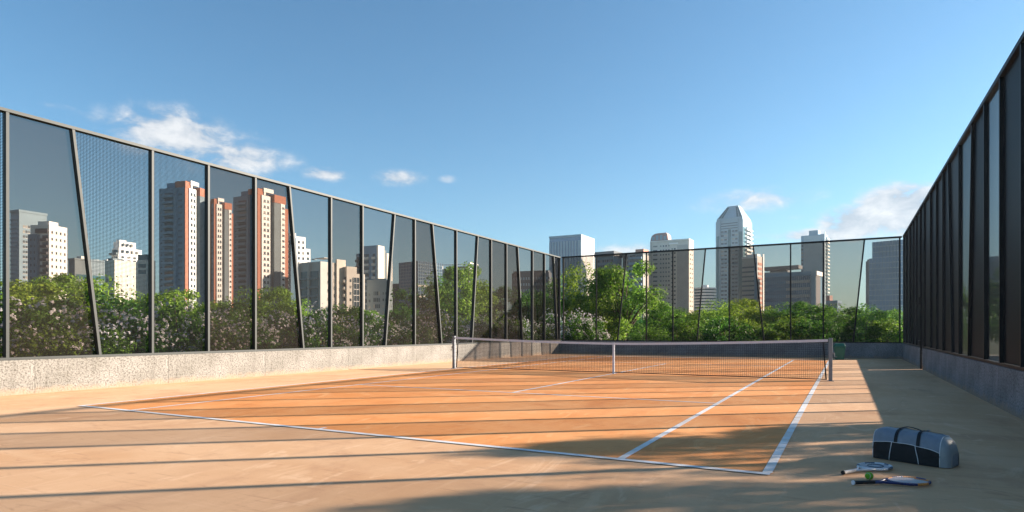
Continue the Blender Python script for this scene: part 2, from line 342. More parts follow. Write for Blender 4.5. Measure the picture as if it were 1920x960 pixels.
fence(LA, LB, prm(LA, LB, PL, 1), mL, M_frame, 'tall left fence of grey steel posts with perforated and tinted panels on the sunlit wall', 'y', z1=5.80, z1b=5.38, pw=.054, top=.062, pd=.14)
BA, BB = (-14.08, 32.52), (2.2, 33.22)
PB = [-14.0, -12.08, (-10.39,-10.89), -9.33, -7.95, (-6.32,-6.74), -5.17, (-4.05,-3.56), -2.37, -.96, (.73,.28), 2.12]
mB = [M_tint2, M_tint1, M_mesh2, M_tint2, M_tint2, M_mesh2, M_tint1, M_tint2, M_tint2, M_tint1, M_mesh2]
fence(BA, BB, prm(BA, BB, PB, 0), mB, M_framed, 'tall black far-end fence with tinted panels behind the net', 'x', z1=5.40, z1b=5.52, pd=.08)
RFA, RFB = (2.2, 33.2), (2.30, -1.5)
PR = [33.1, 31.57, 30.07, 28.7, 27.46, 26.15, 24.9, 23.17, 21.75, 20.39, (19.39,18.75), 17.68, (16.0,16.46), 14.69, 13.33, 11.89, 10.5, 9.0, 7.5, 6.0, 4.5, (3.2,2.8), 1.5, 0, -1.4]
mR = [M_rt1, M_rt1, M_rt2, M_rt1, M_rt1, M_rt2, M_rt1, M_rt2, M_rt1, M_rt2, M_rt1, M_rt3, M_rt2, M_rt3, M_rt2, M_rt3, M_rt1, M_rt2]
fence(RFA, RFB, prm(RFA, RFB, PR, 1), mR, M_framed, 'tall black right-hand fence with dark woven screens seen edge-on', 'y', z1=5.52, z1b=5.75, pd=.085, pw=.06)
g = thing('gate_post', 'slim black gate post with lock box in the slit of the right wall', 'post', (2.225, 25.10, 0))
b = MB(); b.box(-.05, .0, -.03, .03, .0, 2.9); b.build('post_shaft', M_framed, g)
b = MB(); b.box(-.085, -.05, -.06, .06, 2.15, 2.4); bevel(b.build('lock_box', M_black, g), .01)
b = MB(); b.tube([(-.05, 0, .95), (-.10, 0, .95), (-.10, -.1, .95)], .011, 8); b.build('handle', M_steel, g, smooth=True)

# ------------------------------------------------------------------ tennis net
nx0, nx1 = -11.74, -.42; cxm = (nx0+nx1)/2
def nz(x): u = (x-cxm)/((nx1-nx0)/2); return .93+(1.07-.93)*abs(u)**1.6
net = thing('tennis_net', 'black tennis net with white headband stretched across the court', 'net', (cxm, YN, 0))
def top_strip(y0, y1, d0, d1, n=40):
    b = MB()
    for i in range(n):
        a = nx0+(nx1-nx0)*i/n; c = nx0+(nx1-nx0)*(i+1)/n; za, zc = nz(a), nz(c); a -= cxm; c -= cxm
        b.hexa([(a,y0,za-d0),(c,y0,zc-d0),(c,y1,zc-d0),(a,y1,za-d0),(a,y0,za-d1),(c,y0,zc-d1),(c,y1,zc-d1),(a,y1,za-d1)])
    return b
top_strip(-.010, .010, .065, 0).build('headband', M_white, net)
b = MB(); b.tube([(nx0-cxm-.05, 0, nz(nx0)-.01), (nx1-cxm+.05, 0, nz(nx1)-.01)], .004, 5)
b = MB(); st = .05; n = int((nx1-nx0-.1)/st)
for i in range(n+1):
    x = nx0+.05+i*st; xx = x-cxm; b.box(xx-.0028, xx+.0028, -.0028, .0028, .05, nz(x)-.066)
for j in range(1, 20):
    zf = j/20
    for i in range(24):
        a = nx0+.05+(nx1-nx0-.1)*i/24; c = nx0+.05+(nx1-nx0-.1)*(i+1)/24; za, zc = .05+(nz(a)-.116)*zf, .05+(nz(c)-.116)*zf; a -= cxm; c -= cxm; r = .0028
        b.hexa([(a,-r,za-r),(c,-r,zc-r),(c,r,zc-r),(a,r,za-r),(a,-r,za+r),(c,-r,zc+r),(c,r,zc+r),(a,r,za+r)])
b.build('netting', M_black, net, kind='stuff')
b = MB(); b.box(nx0-cxm+.03, nx1-cxm-.03, -.012, .012, .03, .055); b.build('bottom_band', M_black, net)
b = MB(); b.box(CX-cxm-.03, CX-cxm+.03, -.014, .014, .0, nz(CX)+.004); b.build('center_strap', M_white, net)
for s, x in ((1, nx0-cxm), (-1, nx1-cxm)):
    b = MB(); b.hexa([(x+s*.04-.016,-.011,.03),(x+s*.04+.016,-.011,.03),(x+s*.04+.016,.011,.03),(x+s*.04-.016,.011,.03),(x+s*.11-.016,-.011,.99),(x+s*.11+.016,-.011,.99),(x+s*.11+.016,.011,.99),(x+s*.11-.016,.011,.99)])
    b.build('side_band', M_black, net)
    for k in range(7):
        zz = .15+k*.13; b = MB(); b.tube([(x, 0, zz), (x+s*(.04+.07*zz), 0, zz+.01)], .004, 4); b.build('lacing', M_black, net)
for x, lab in ((nx0-.06, 'grey steel net post at the left end of the net'), (nx1+.06, 'grey steel net post at the right end, in front of the green bin')):
    p = thing('net_post', lab, 'net post', (x, YN, 0), 0, 'net posts'); s = 1 if x < cxm else -1
    b = MB(); b.box(-.045, .045, -.045, .045, .012, 1.075); bevel(b.build('post_shaft', M_steel, p), .008)
    b = MB(); b.box(-.05, .05, -.05, .05, 1.076, 1.10); bevel(b.build('cap', M_steel, p), .006)
    b = MB(); b.box(-.08, .08, -.08, .08, .0, .012); b.build('base_plate', M_steel, p)
    b = MB(); b.tube([(-s*.046, 0, .72), (-s*.085, 0, .72)], .03, 12); b.tube([(-s*.085, 0, .72), (-s*.09, .0, .62)], .008, 6); b.tube([(-s*.09, 0, .62), (-s*.15, 0, .62)], .01, 6)
    b.build('winder', M_steel, p)

# ------------------------------------------------------------------ green bin at the far wall
p = thing('waste_bin', 'green plastic bin with a lid standing by the far wall behind the right net post', 'bin', (-.28, 31.3, 0), .1)
def frust(w0, d0, z0, w1, d1, z1, b=None):
    b = b or MB(); return b.hexa([(-w0,-d0,z0),(w0,-d0,z0),(w0,d0,z0),(-w0,d0,z0),(-w1,-d1,z1),(w1,-d1,z1),(w1,d1,z1),(-w1,d1,z1)])
bevel(frust(.17,.17,0,.22,.22,.56).build('bin_body', M_green, p), .02)
bevel(frust(.245,.245,.561,.245,.245,.60).build('rim', M_green, p), .01)
bevel(frust(.235,.235,.601,.17,.17,.72).build('lid', M_green, p), .02)

# ------------------------------------------------------------------ sports bag
M_bagg = mat("grey blue nylon", (.20, .235, .29), .5, .14, 14, bump=.7, bscale=13, spec=.4)
M_bage = mat("light grey nylon", (.27, .29, .31), .38, .1, 14, bump=.5, bscale=13, spec=.6)
M_bagb = mat("black nylon", (.012, .013, .016), .6, .2, 14, bump=.7, bscale=16, spec=.3)
BAGS = 1.1
bag = thing('sports_bag', 'grey and black duffel tennis bag with white piping lying on the clay', 'bag', (.60, 7.44, .004), radians(-24.8)); bag.scale = (BAGS, BAGS, BAGS)
BL = .315
def bagp(a, th, off=0.0):
    f = abs(a/BL); e = max(0.0, 1-f**7)**.34 if a > 0 else max(0.0, 1-f**10)**.25
    droop = 1-.10*max(0, a/BL)**2
    c, s_ = cos(th), sin(th)
    wv = (.145+off)*(.35+.65*e); hv = (.275+off)*droop*(.30+.70*e if a > 0 else .62+.38*e)
    wob = 1+.012*sin(a*38+th*3)+.01*sin(a*17-th*5)
    y = -math.copysign(abs(c)**.52, c)*wv*wob; z = hv*(max(s_, 0)**.62)*wob
    return Vector((a+(off if f > .98 and a > 0 else (-off if f > .98 else 0)), y, z+.002))
def patch(a0, a1, tf0, tf1, off, m, name, na=40, nt_=24):
    b = MB(); vs = []
    for i in range(na+1):
        a = a0+(a1-a0)*i/na; t0, t1 = (tf0(a) if callable(tf0) else tf0), (tf1(a) if callable(tf1) else tf1)
        for j in range(nt_+1): vs.append(bagp(a, t0+(t1-t0)*j/nt_, off))
    fs = [(i*(nt_+1)+j, i*(nt_+1)+j+1, (i+1)*(nt_+1)+j+1, (i+1)*(nt_+1)+j) for i in range(na) for j in range(nt_)]
    b.add(vs, fs); return b.build(name, m, bag, smooth=True)
b = MB(); vs = []; na, ntt = 64, 32
for i in range(na+1):
    a = -BL*cos(pi*i/na)
    for j in range(ntt+1): vs.append(bagp(a, pi*j/ntt))
fs = [(i*(ntt+1)+j, i*(ntt+1)+j+1, (i+1)*(ntt+1)+j+1, (i+1)*(ntt+1)+j) for i in range(na) for j in range(ntt)]
fs += [(i*(ntt+1)+ntt, i*(ntt+1), (i+1)*(ntt+1), (i+1)*(ntt+1)+ntt) for i in range(na)]
fs += [tuple(reversed(range(ntt+1))), tuple(na*(ntt+1)+j for j in range(ntt+1))]
b.add(vs, fs); b.build('bag_body', M_bagg, bag, smooth=True)
def thp(a):   # height of the piping on the side
    u = (a+BL)/(2*BL); return .40+.06*sin(u*2.6)-.27*max(0, u-.40)**1.35*1.3
ae = .245
for mir in (0, 1):
    F_ = (lambda a: thp(a)) if not mir else (lambda a: pi-thp(a))
    lo = 0.0 if not mir else pi
    patch(-BL+.004, ae, lo, F_, .003, M_bagb, 'side_panel')
    b = MB(); b.tube([bagp(-BL+.006+(ae+BL-.006)*i/50, F_(-BL+.006+(ae+BL-.006)*i/50), .004) for i in range(51)], .0028, 6); b.build('piping', M_white, bag, smooth=True)
    for av, dv in ((-.135, -.02), (.055, .03)):
        b = MB(); b.tube([bagp(av+dv*(1-q/14)**1.5, (F_(av))*q/14 if not mir else pi-(pi-F_(av))*q/14, .005) for q in range(15)], .003, 6); b.build('piping', M_white, bag, smooth=True)
patch(ae, BL-.0005, 0.0, pi, .0025, M_bage, 'end_panel', 30)
b = MB(); b.tube([bagp(ae, pi*i/40, .005) for i in range(41)], .003, 6); b.build('piping', M_white, bag, smooth=True)
b = MB(); b.tube([bagp(-BL+.012, pi*i/40, .005) for i in range(41)], .003, 6); b.build('piping', M_white, bag, smooth=True)
patch(ae+.01, BL-.002, pi-.55, pi, .0045, M_bagb, 'corner_guard', 14, 8)
for av in (-.105, .075):
    patch(av-.014, av+.014, lambda a: thp(a), lambda a: pi-thp(a), .006, M_bagb, 'strap', 3, 30)
b = MB(); hp = []
for i in range(21):
    u = i/20; a = -.105+.18*u; q = bagp(a, 1.45, .006); hp.append((a, q.y-.005, q.z+.002+.028*sin(pi*u)))
for i in range(20):
    p0, p1 = hp[i], hp[i+1]; b.hexa([(p0[0],p0[1]-.011,p0[2]),(p1[0],p1[1]-.011,p1[2]),(p1[0],p1[1]+.011,p1[2]),(p0[0],p0[1]+.011,p0[2]),(p0[0],p0[1]-.011,p0[2]+.005),(p1[0],p1[1]-.011,p1[2]+.005),(p1[0],p1[1]+.011,p1[2]+.005),(p0[0],p0[1]+.011,p0[2]+.005)])
b.build('handle', M_bagb, bag)
patch(-.25, .215, 1.60, 1.66, .004, M_bagb, 'zip', 40, 2)
b = MB(); q = bagp(.10, 1.63, .006); b.box(q.x-.012, q.x+.012, q.y-.008, q.y+.008, q.z, q.z+.008); b.build('buckle', M_steel, bag)

# ------------------------------------------------------------------ rackets and ball
def racket(label, loc, rz, fa, fb, grip, butt, logo):
    r = thing('tennis_racket', label, 'racket', loc, rz, 'rackets lying on the clay'); HX, HA, HB = .515, .17, .128
    pts = [(HX+HA*cos(2*pi*k/48), HB*sin(2*pi*k/48), 0) for k in range(48)]
    b = MB()
    for k in range(48):
        mi = 0 if (k//5) % 2 == 0 or 18 < k < 30 else 1
        b.tube([pts[k], pts[(k+1) % 48]], .0115, 8, mi, cap=True)
    b.build('head_frame', [fa, fb], r, smooth=True)
    b = MB()
    for s in (1, -1):
        b.tube([(.20, s*.010, 0), (.27, s*.022, 0), (.33, s*.052, 0), (.385, s*.085, 0)], [.011, .0105, .010, .0105], 8)
    b.build('throat', fa, r, smooth=True)
    b = MB(); b.tube([(.0, 0, 0), (.0, 0, 0.0001)], .001, 3)
    b = MB(); n = 8
    b.tube([(.012, 0, 0), (.03, 0, 0), (.19, 0, 0), (.215, 0, 0)], [.0175, .016, .0155, .013], n); b.build('grip', grip, r)
    b = MB(); b.tube([(0, 0, 0), (.0119, 0, 0)], .0195, 8); b.build('butt_cap', butt, r)
    b = MB(); x = HX-HA+.012
    st = .0115
    while x < HX+HA-.01:
        y = HB*sqrt(max(0, 1-((x-HX)/HA)**2)); b.box(x-.0011, x+.0011, -y, y, -.001, .001); x += st
    y = -HB+.012
    while y < HB-.01:
        xx = HA*sqrt(max(0, 1-(y/HB)**2)); b.box(HX-xx, HX+xx, y-.0011, y+.0011, .0011, .003); y += st
    b.build('strings', M_white, r, kind='stuff')
    if logo:
        b = MB()
        ring = [(HX+.01+.075*cos(2*pi*k/40), .062*sin(2*pi*k/40), .0045) for k in range(40)]
        b.tube(ring, .0055, 6, closed=True); b.build('string_mark', fb, r)
    else:
        b = MB(); b.tube([(HX+.145-.05*(k/10)**2*1.0, -.05+.1*k/10, .0045) for k in range(11)], .005, 6); b.build('string_mark', fb, r)
    return r
M_navy = mat("navy lacquer", (.02, .025, .12), .3, .1, 10, spec=.6); M_orl = mat("orange lacquer", (.70, .26, .05), .35, .1, 10, spec=.6)
M_sil = mat("white lacquer", (.68, .70, .74), .3, .08, 10, spec=.6); M_slate = mat("slate lacquer", (.07, .10, .15), .35, .1, 10, spec=.6)
M_gripw = mat("white grip tape", (.62, .60, .58), .7, .1, 30, bump=.3, bscale=120)
racket('white tennis racket with white grip and a ring on its strings, nearer the bag', (-.03, 6.43, .022), radians(59), M_sil, M_slate, M_gripw, M_black, True)
racket('navy and orange tennis racket with black grip in front of the ball', (.045, 6.05, .022), radians(35), M_navy, M_orl, M_bagb, M_white, False)
ball = thing('tennis_ball', 'green tennis ball between the two rackets', 'ball', (.175, 6.34, .034))
def sphere(r, n=24, m=16):
    b = MB(); vs = [(r*sin(pi*i/m)*cos(2*pi*j/n), r*sin(pi*i/m)*sin(2*pi*j/n), r*cos(pi*i/m)) for i in range(m+1) for j in range(n)]
    return b.add(vs, [(i*n+j, (i+1)*n+j, (i+1)*n+(j+1) % n, i*n+(j+1) % n) for i in range(m) for j in range(n)])
M_ball = mat("tennis felt", (.16, .42, .03), .95, .2, 60, bump=.5, bscale=250)
sphere(.0335).build('felt', M_ball, ball, smooth=True)
b = MB(); R = .0336; sp = []
for k in range(60):
    t = 2*pi*k/60; a_, b_ = .75, .25; v = Vector((a_*cos(t)+b_*cos(3*t), a_*sin(t)-b_*sin(3*t), 2*sqrt(a_*b_)*sin(2*t))).normalized()*R; sp.append(v)
b.tube(sp, .0012, 5, closed=True); o = b.build('seam', M_white, ball); o.rotation_euler = (.6, .4, .3)

# ------------------------------------------------------------------ plants
def leaf_mesh(name, P, Nr, size, m, aspect=.55):
    """one folded leaf of two triangles per point; P centres, Nr normals"""
    n = len(P); t = rng.normal(size=(n, 3)); t -= (t*Nr).sum(1, keepdims=True)*Nr; t /= np.linalg.norm(t, axis=1, keepdims=True)
    bt = np.cross(Nr, t); s = size[:, None]
    v = np.empty((n, 4, 3)); v[:,0] = P-t*s*.5; v[:,1] = P+bt*s*aspect*.5+Nr*s*.08; v[:,2] = P+t*s*.5; v[:,3] = P-bt*s*aspect*.5+Nr*s*.08
    me = bpy.data.meshes.new(name); me.vertices.add(n*4); me.vertices.foreach_set('co', v.astype('f4').ravel())
    me.loops.add(n*4); me.loops.foreach_set('vertex_index', np.arange(n*4, dtype='i4'))
    me.polygons.add(n); me.polygons.foreach_set('loop_start', np.arange(0, n*4, 4, dtype='i4')); me.polygons.foreach_set('loop_total', np.full(n, 4, dtype='i4'))
    me.materials.append(m); me.update(calc_edges=True); return me
def crown(name, nclump, per, cz, rx, rz, csize, lsize, m, low=.0, squash=.75):
    cl = []
    while len(cl) < nclump:
        d = rng.normal(size=3); d /= np.linalg.norm(d); r = .45+.55*rng.random()**.5
        p = d*r*np.array([rx, rx, rz]); p[2] += cz
        if p[2] > low: cl.append(p)
    cl = np.array(cl); Ps = []; Ns = []
    for c in cl:
        k = int(per*(.6+.8*rng.random())); d = rng.normal(size=(k, 3)); d /= np.linalg.norm(d, axis=1, keepdims=True)
        cs_ = csize*(.6+.8*rng.random()); r = (.55+.5*rng.random((k, 1)))*cs_
        p = c+d*r*np.array([1, 1, squash]); Ps.append(p)
        nn = d+rng.normal(size=(k, 3))*.55+np.array([0, 0, .35]); nn /= np.linalg.norm(nn, axis=1, keepdims=True); Ns.append(nn)
    P = np.concatenate(Ps); Nn = np.concatenate(Ns); k = P[:, 2] > low*.5+.02; P, Nn = P[k], Nn[k]
    return leaf_mesh(name, P, Nn, lsize*(.6+.8*rng.random(len(P))), m), cl
def trunk_mesh(name, cl, h0, r0, m, nl=9, fork=None):
    b = MB(); b.tube([(0,0,-.3), (.02,.0,.1), (.05,.03,h0*.6), (.03,.06,h0)], [r0*1.35, r0, r0*.85, r0*.7], 8)
    idx = rng.permutation(len(cl))[:nl]
    for i in idx:
        e = Vector(cl[i]); s0 = Vector((.03, .06, h0*(.7+.3*rng.random()))); mid = s0.lerp(e, .5)+Vector((rng.normal()*.12, rng.normal()*.12, .18))
        b.tube([s0, s0.lerp(mid, .5)+Vector((0,0,.05)), mid, e], [r0*.5, r0*.4, r0*.28, r0*.08], 6)
    return b.mesh(name, m, True)
TREES = []
for k, (nc, m) in enumerate([(46, M_leafA), (52, M_leafA), (44, M_leafB), (56, M_leafA), (50, M_leafB)]):
    cm, cl = crown('crown', nc, 210, 2.75, 1.95, 1.95, .62, .15, m, low=.35)
    TREES.append((cm, trunk_mesh('trunk', cl, 1.5, .13, M_bark, 12)))
pending = []
cm, cl = crown('crown', 46, 200, 3.45, 2.0, 1.5, .6, .15, M_leafA, low=1.9)
TREES.append((cm, trunk_mesh('trunk', cl, 1.0, .17, M_bark, 22)))
def tree(x, y, h, w, k, label, group, z=-.3):
    cm, tm = TREES[k]; t = thing('tree', label, 'tree', (x, y, z), rng.random()*6.28, group); t.scale = (w/4.6, w/4.6, (h-z)/5.1)
    link('trunk', tm, t); link('crown', cm, t); (pending.append(t) if 'distant' in group else None); return t
T1 = [(-36.9,14.4,4.0,4.8),(-36.8,16.7,4.0,5.1),(-39.3,20.0,4.8,5.2),(-33.8,19.5,4.3,4.7),(-41.1,25.8,3.9,3.9),(-31.8,21.7,3.7,4.0),(-39.0,29.2,3.3,4.5),(-30.4,24.6,3.9,3.6),(-27.9,24.9,3.9,3.2),(-34.9,33.6,3.2,3.5),(-31.7,33.0,2.9,3.7),(-33.5,38.9,3.0,4.2),(-31.4,40.0,3.1,3.0),(-24.7,34.5,5.3,4.3),(-21.4,33.9,5.8,4.4),(-22.0,40.4,4.8,3.9),(-21.0,43.2,4.8,4.5),(-17.6,40.5,5.0,3.4)]
D1L = ['just right of the first fence post at the far left','below the pale slab tower, left of the first slanted post','around the first slanted fence post, in front of the low grey block',
 'left of the second slab of beige flats, behind the perforated panel','low between the beige block and the first brown tower','in front of the balconies of the first brown tower','between the two brown towers, low behind the blossom',
 'in front of the second brown tower with balconies','right of the second brown tower, by the white flats','in front of the dark windows of the beige block','below the beige block with small windows','low behind blossom, below the stepped beige tower',
 'below the blue glass office, behind the blossom','tall in front of the blue glass office','tall in front of the block with the white roof frame','between the white-framed roof and the dark grid block','in front of the dark grid block','left of the fence corner, below the striped white tower']
for i, (x, y, h, w) in enumerate(T1): tree(x, y, h, w*1.12, [0,3,1,0,2,3,1,0,3,2,0,1,3,0,3,1,2,0][i], 'leafy green tree '+D1L[i], 'trees in the park beyond the left fence')
T2 = [(-16.7,43.2,6.5,4.5),(-13.7,42.5,6.1,5.2),(-14.7,40.9,4.2,3.8),(-13.7,51.6,3.9,4.2),(-13.7,60.6,3.4,4.3),(-9.2,51.7,3.8,5.3),(-8.0,59.1,4.3,4.5),(-5.7,58.1,3.4,4.3),(-3.4,57.0,3.9,5.0),(-1.0,56.0,3.5,4.8),(1.1,50.4,3.1,4.7),(3.6,56.1,3.3,4.2)]
D2L = ['tallest at the fence corner, crown over the rail','broad and tall beside the corner tree with a forked trunk','bushy in front of the two tall corner trees','right of the tall pair, below the beige arched-roof tower','low below the round striped drum building','below the left edge of the tall crowned tower','below the crowned tower and brown banded block','low in front of the banded grey block',
 'in front of the long glass office','below the slim tower with balconies on its edge','dark and rounded, left of the blue glass tower','at the far right beside the black fence']
for i, (x, y, h, w) in enumerate(T2): tree(x, y, h, w*1.1, [0,5,1,1,4,0,3,2,1,0,4,2][i], 'green tree '+D2L[i], 'trees in the park beyond the far fence')
# further row that closes the park
FR = [(a, 74+13*((i*7) % 5)/4, 3.2+.9*((i*5) % 4)/3) for i, a in enumerate(np.linspace(-42, 34, 30))]
for i, (a, D, h) in enumerate(FR):
    th = radians(a); yw = radians(27.89); x = D*(-sin(yw)+math.tan(th)*cos(yw)); y = D*(cos(yw)+math.tan(th)*sin(yw))
    tree(x, y, h, 6.4, [2,4,0,3][i % 4], 'small distant tree in the row closing the park', 'distant trees at the back of the park')
# blossoming shrubs
SH = []
for k in range(4):
    cm, cl = crown('foliage', 30, 190, .85, .80, .78, .30, .075, M_leafS, low=.05)
    Ps = []; Ns = []
    for c in cl:
        if c[2] < .45 and rng.random() < .45: continue
        if rng.random() < .15: continue
        for q in range(int(16*(.5+rng.random()))):      # each blossom: five petals
            d = rng.normal(size=3); d[2] = abs(d[2])*.8; d /= np.linalg.norm(d); o_ = c+d*.34*np.array([1,1,.85])*(1+.15*rng.random())
            for w_ in range(5):
                e = rng.normal(size=3); e /= np.linalg.norm(e); Ps.append(o_+e*.022); nn = d+e*.5; Ns.append(nn/np.linalg.norm(nn))
    bm_ = leaf_mesh('blossoms', np.array(Ps), np.array(Ns), .052*(.7+.7*rng.random(len(Ps))), M_flower, .6)
    b = MB()
    for i in rng.permutation(len(cl))[:10]:
        e = cl[i]; b.tube([(0,0,-.3), (e[0]*.3, e[1]*.3, e[2]*.45), tuple(e)], [.03, .02, .008], 5)
    SH.append((cm, bm_, b.mesh('stems', M_bark, True)))
def shrub(x, y, w, h, k, label, group='blossoming shrubs behind the left fence'):
    t = thing('flowering_shrub', label, 'shrub', (x, y, -.28), rng.random()*6.28, group); t.scale = (w/1.9, w/1.9, (h+.28)/1.85)
    pending.append(t); link('stems', SH[k][2], t); link('foliage', SH[k][0], t); link('blossoms', SH[k][1], t)
spots = []; y = 3.2; i = 0
while y < 35:
    spots.append((-16.45-.35*(i % 3)+.02*y, y, 2.1, 1.55+.28*((i*3) % 4)/3)); y += 1.45; i += 1
for i, (x, y, w, h) in enumerate(spots):
    shrub(x, y, w, h, i % 4, 'white flowering shrub in the row pressed against the left fence')
for i in range(16):
    y = 4.0+i*2.05; shrub(-18.0-.4*(i % 2)+.02*y, y, 2.5, 2.05+.3*((i*5) % 3)/2, (i+2) % 4, 'taller flowering shrub in the second row behind the left fence', 'second row of blossoming shrubs')
for x, y, w, h, lab in ((-13.9, 34.6, 2.3, 2.2, 'flowering shrub at the outer corner of the fences'), (-13.3, 35.3, 2.4, 2.2, 'flowering shrub behind the far fence, left of the forked tree'), (-14.9, 36.6, 2.6, 2.6, 'flowering shrub just outside the far left corner'), (-16.6, 36.8, 2.6, 2.6, 'flowering shrub left of the corner post, beyond the row')):
    shrub(x, y, w, h, 1, lab, 'blossoming shrubs near the far left corner')
# dark low hedge below the far-end trees
LM = [(60,'the grey slab tower'),(128,'the white tower with a dark balcony column'),(208,'the long low grey office'),(290,'the stepped white flats'),(392,'the first brown tower'),(436,'the second brown tower'),(533,'the third brown tower'),(585,'the white stepped flats'),(640,'the wide beige apartments'),(682,'the cream annex'),(745,'the cream blank-ended tower'),(822,'the blue glass office'),(910,'the block with the white roof frame'),(1008,'the dark grid block'),(1055,'the slate block'),(1116,'the pale striped tower'),(1170,'the dark-roofed block'),(1219,'the curved balcony block'),(1300,'the arched-roof tower'),(1342,'the round drum'),(1392,'the tall crowned tower'),(1433,'the brown banded block'),(1490,'the canopied grey block'),(1545,'the long glass office'),(1600,'the small brown block'),(1636,'the narrow black slab'),(1690,'the blue glass tower')]
def spread_labels(group, head):
    its = []
    for o in pending:
        if o.get('group') != group: continue
        x, y = o.location.x, o.location.y; d = -x*.4677+y*.8838; u = 960+1185*(x*.8838+y*.4677)/max(d, .1); its.append((u if d > 0 else -9999, o))
    its.sort(key=lambda q: q[0]); by = {}
    for u, o in its:
        nm = 'outside the left edge of the view' if u < 0 else ('behind the black right-hand fence' if u > 1690 else 'below '+next(n for c, n in LM if u <= c)); by.setdefault(nm, []).append(o)
    for nm, L in by.items():
        for i, o in enumerate(L):
            n = len(L); sfx = '' if n == 1 else (', '+{2: ['the left one', 'the right one'], 3: ['the left one', 'the middle one', 'the right one']}.get(n, ['number %s from the left' % w for w in 'one two three four five six seven eight nine ten eleven twelve'.split()])[i])
            o['label'] = head+' '+nm+sfx
def hedge_bush(x, y, w, h, lab, grp):
    t = thing('bush', lab, 'bush', (x, y, -.28), rng.random()*6, grp); t.scale = (w/1.9, w/1.9, (h+.28)/1.85)
    pending.append(t); link('stems', SH[0][2], t); link('foliage', SH[int(rng.integers(4))][0], t)
for i in range(14): hedge_bush(-10.6+i*1.15, 37.5+1.2*((i*3) % 4), 3.0, 1.9+.4*((i*5) % 3)/2, 'dark green bush at the foot of the trees beyond the far fence', 'bushes behind the far fence')
for i in range(20): hedge_bush(-20.5-.6*(i % 3)-.05*i, 4.0+i*1.9, 3.6, 2.3+.5*((i*5) % 3)/2, 'dark green bush between the blossom and the park trees', 'bushes beyond the left fence')
spread_labels('distant trees at the back of the park', 'small distant tree')
spread_labels('blossoming shrubs behind the left fence', 'front-row flowering shrub')
spread_labels('second row of blossoming shrubs', 'taller back-row flowering shrub')
spread_labels('bushes beyond the left fence', 'dark bush behind the blossom')
spread_labels('bushes behind the far fence', 'dark green bush beyond the far fence')
# trees right of the court: seen through the dark fence, and casting the foreground shade
tree(7.2, 14.1, 4.7, 2.5, 1, 'leafy tree on the terrace, nearest to the right fence', 'trees right of the court')
tree(8.5, 12.5, 4.95, 3.3, 3, 'leafy tree on the terrace, close to the right fence', 'trees right of the court')
tree(9.9, 10.7, 5.6, 3.7, 0, 'leafy tree on the terrace behind the camera side of the right fence', 'trees right of the court')
tree(10.6, 7.2, 5.6, 4.2, 1, 'broad leafy tree beside the near end of the right fence', 'trees right of the court')
tree(12.2, 42, 6.0, 5.0, 3, 'bright green tree at the end of the terrace, seen through the slit screen', 'trees right of the court')
tree(15.5, 45, 6.5, 5.0, 0, 'green tree at the end of the terrace, further right', 'trees right of the court')
tree(8.6, 46, 5.5, 4.6, 4, 'dark tree behind the right fence near the far corner', 'trees right of the court')
tree(5.6, 50, 5.0, 4.4, 1, 'green tree behind the far corner of the court', 'trees right of the court')
p = thing('planter', 'dark box planter on the pale terrace beyond the right fence', 'planter', (10.2, 24.0, -.05), .2)
bevel(frust(.9, .45, 0, .95, .5, .55).build('planter_box', M_framed, p), .02)
bevel(frust(1.0, .55, .551, 1.0, .55, .60).build('rim', M_framed, p), .01)
hb = MB(); 
for i in range(5): hb.tube([(-.6+.3*i, 0, .6), (-.65+.32*i, .05, .95)], [.03, .008], 5)
hb.build('stems', M_bark, p); l_ = link('foliage', SH[2][0], p, loc=(0, 0, .55)); l_.scale = (.5, .28, .35)

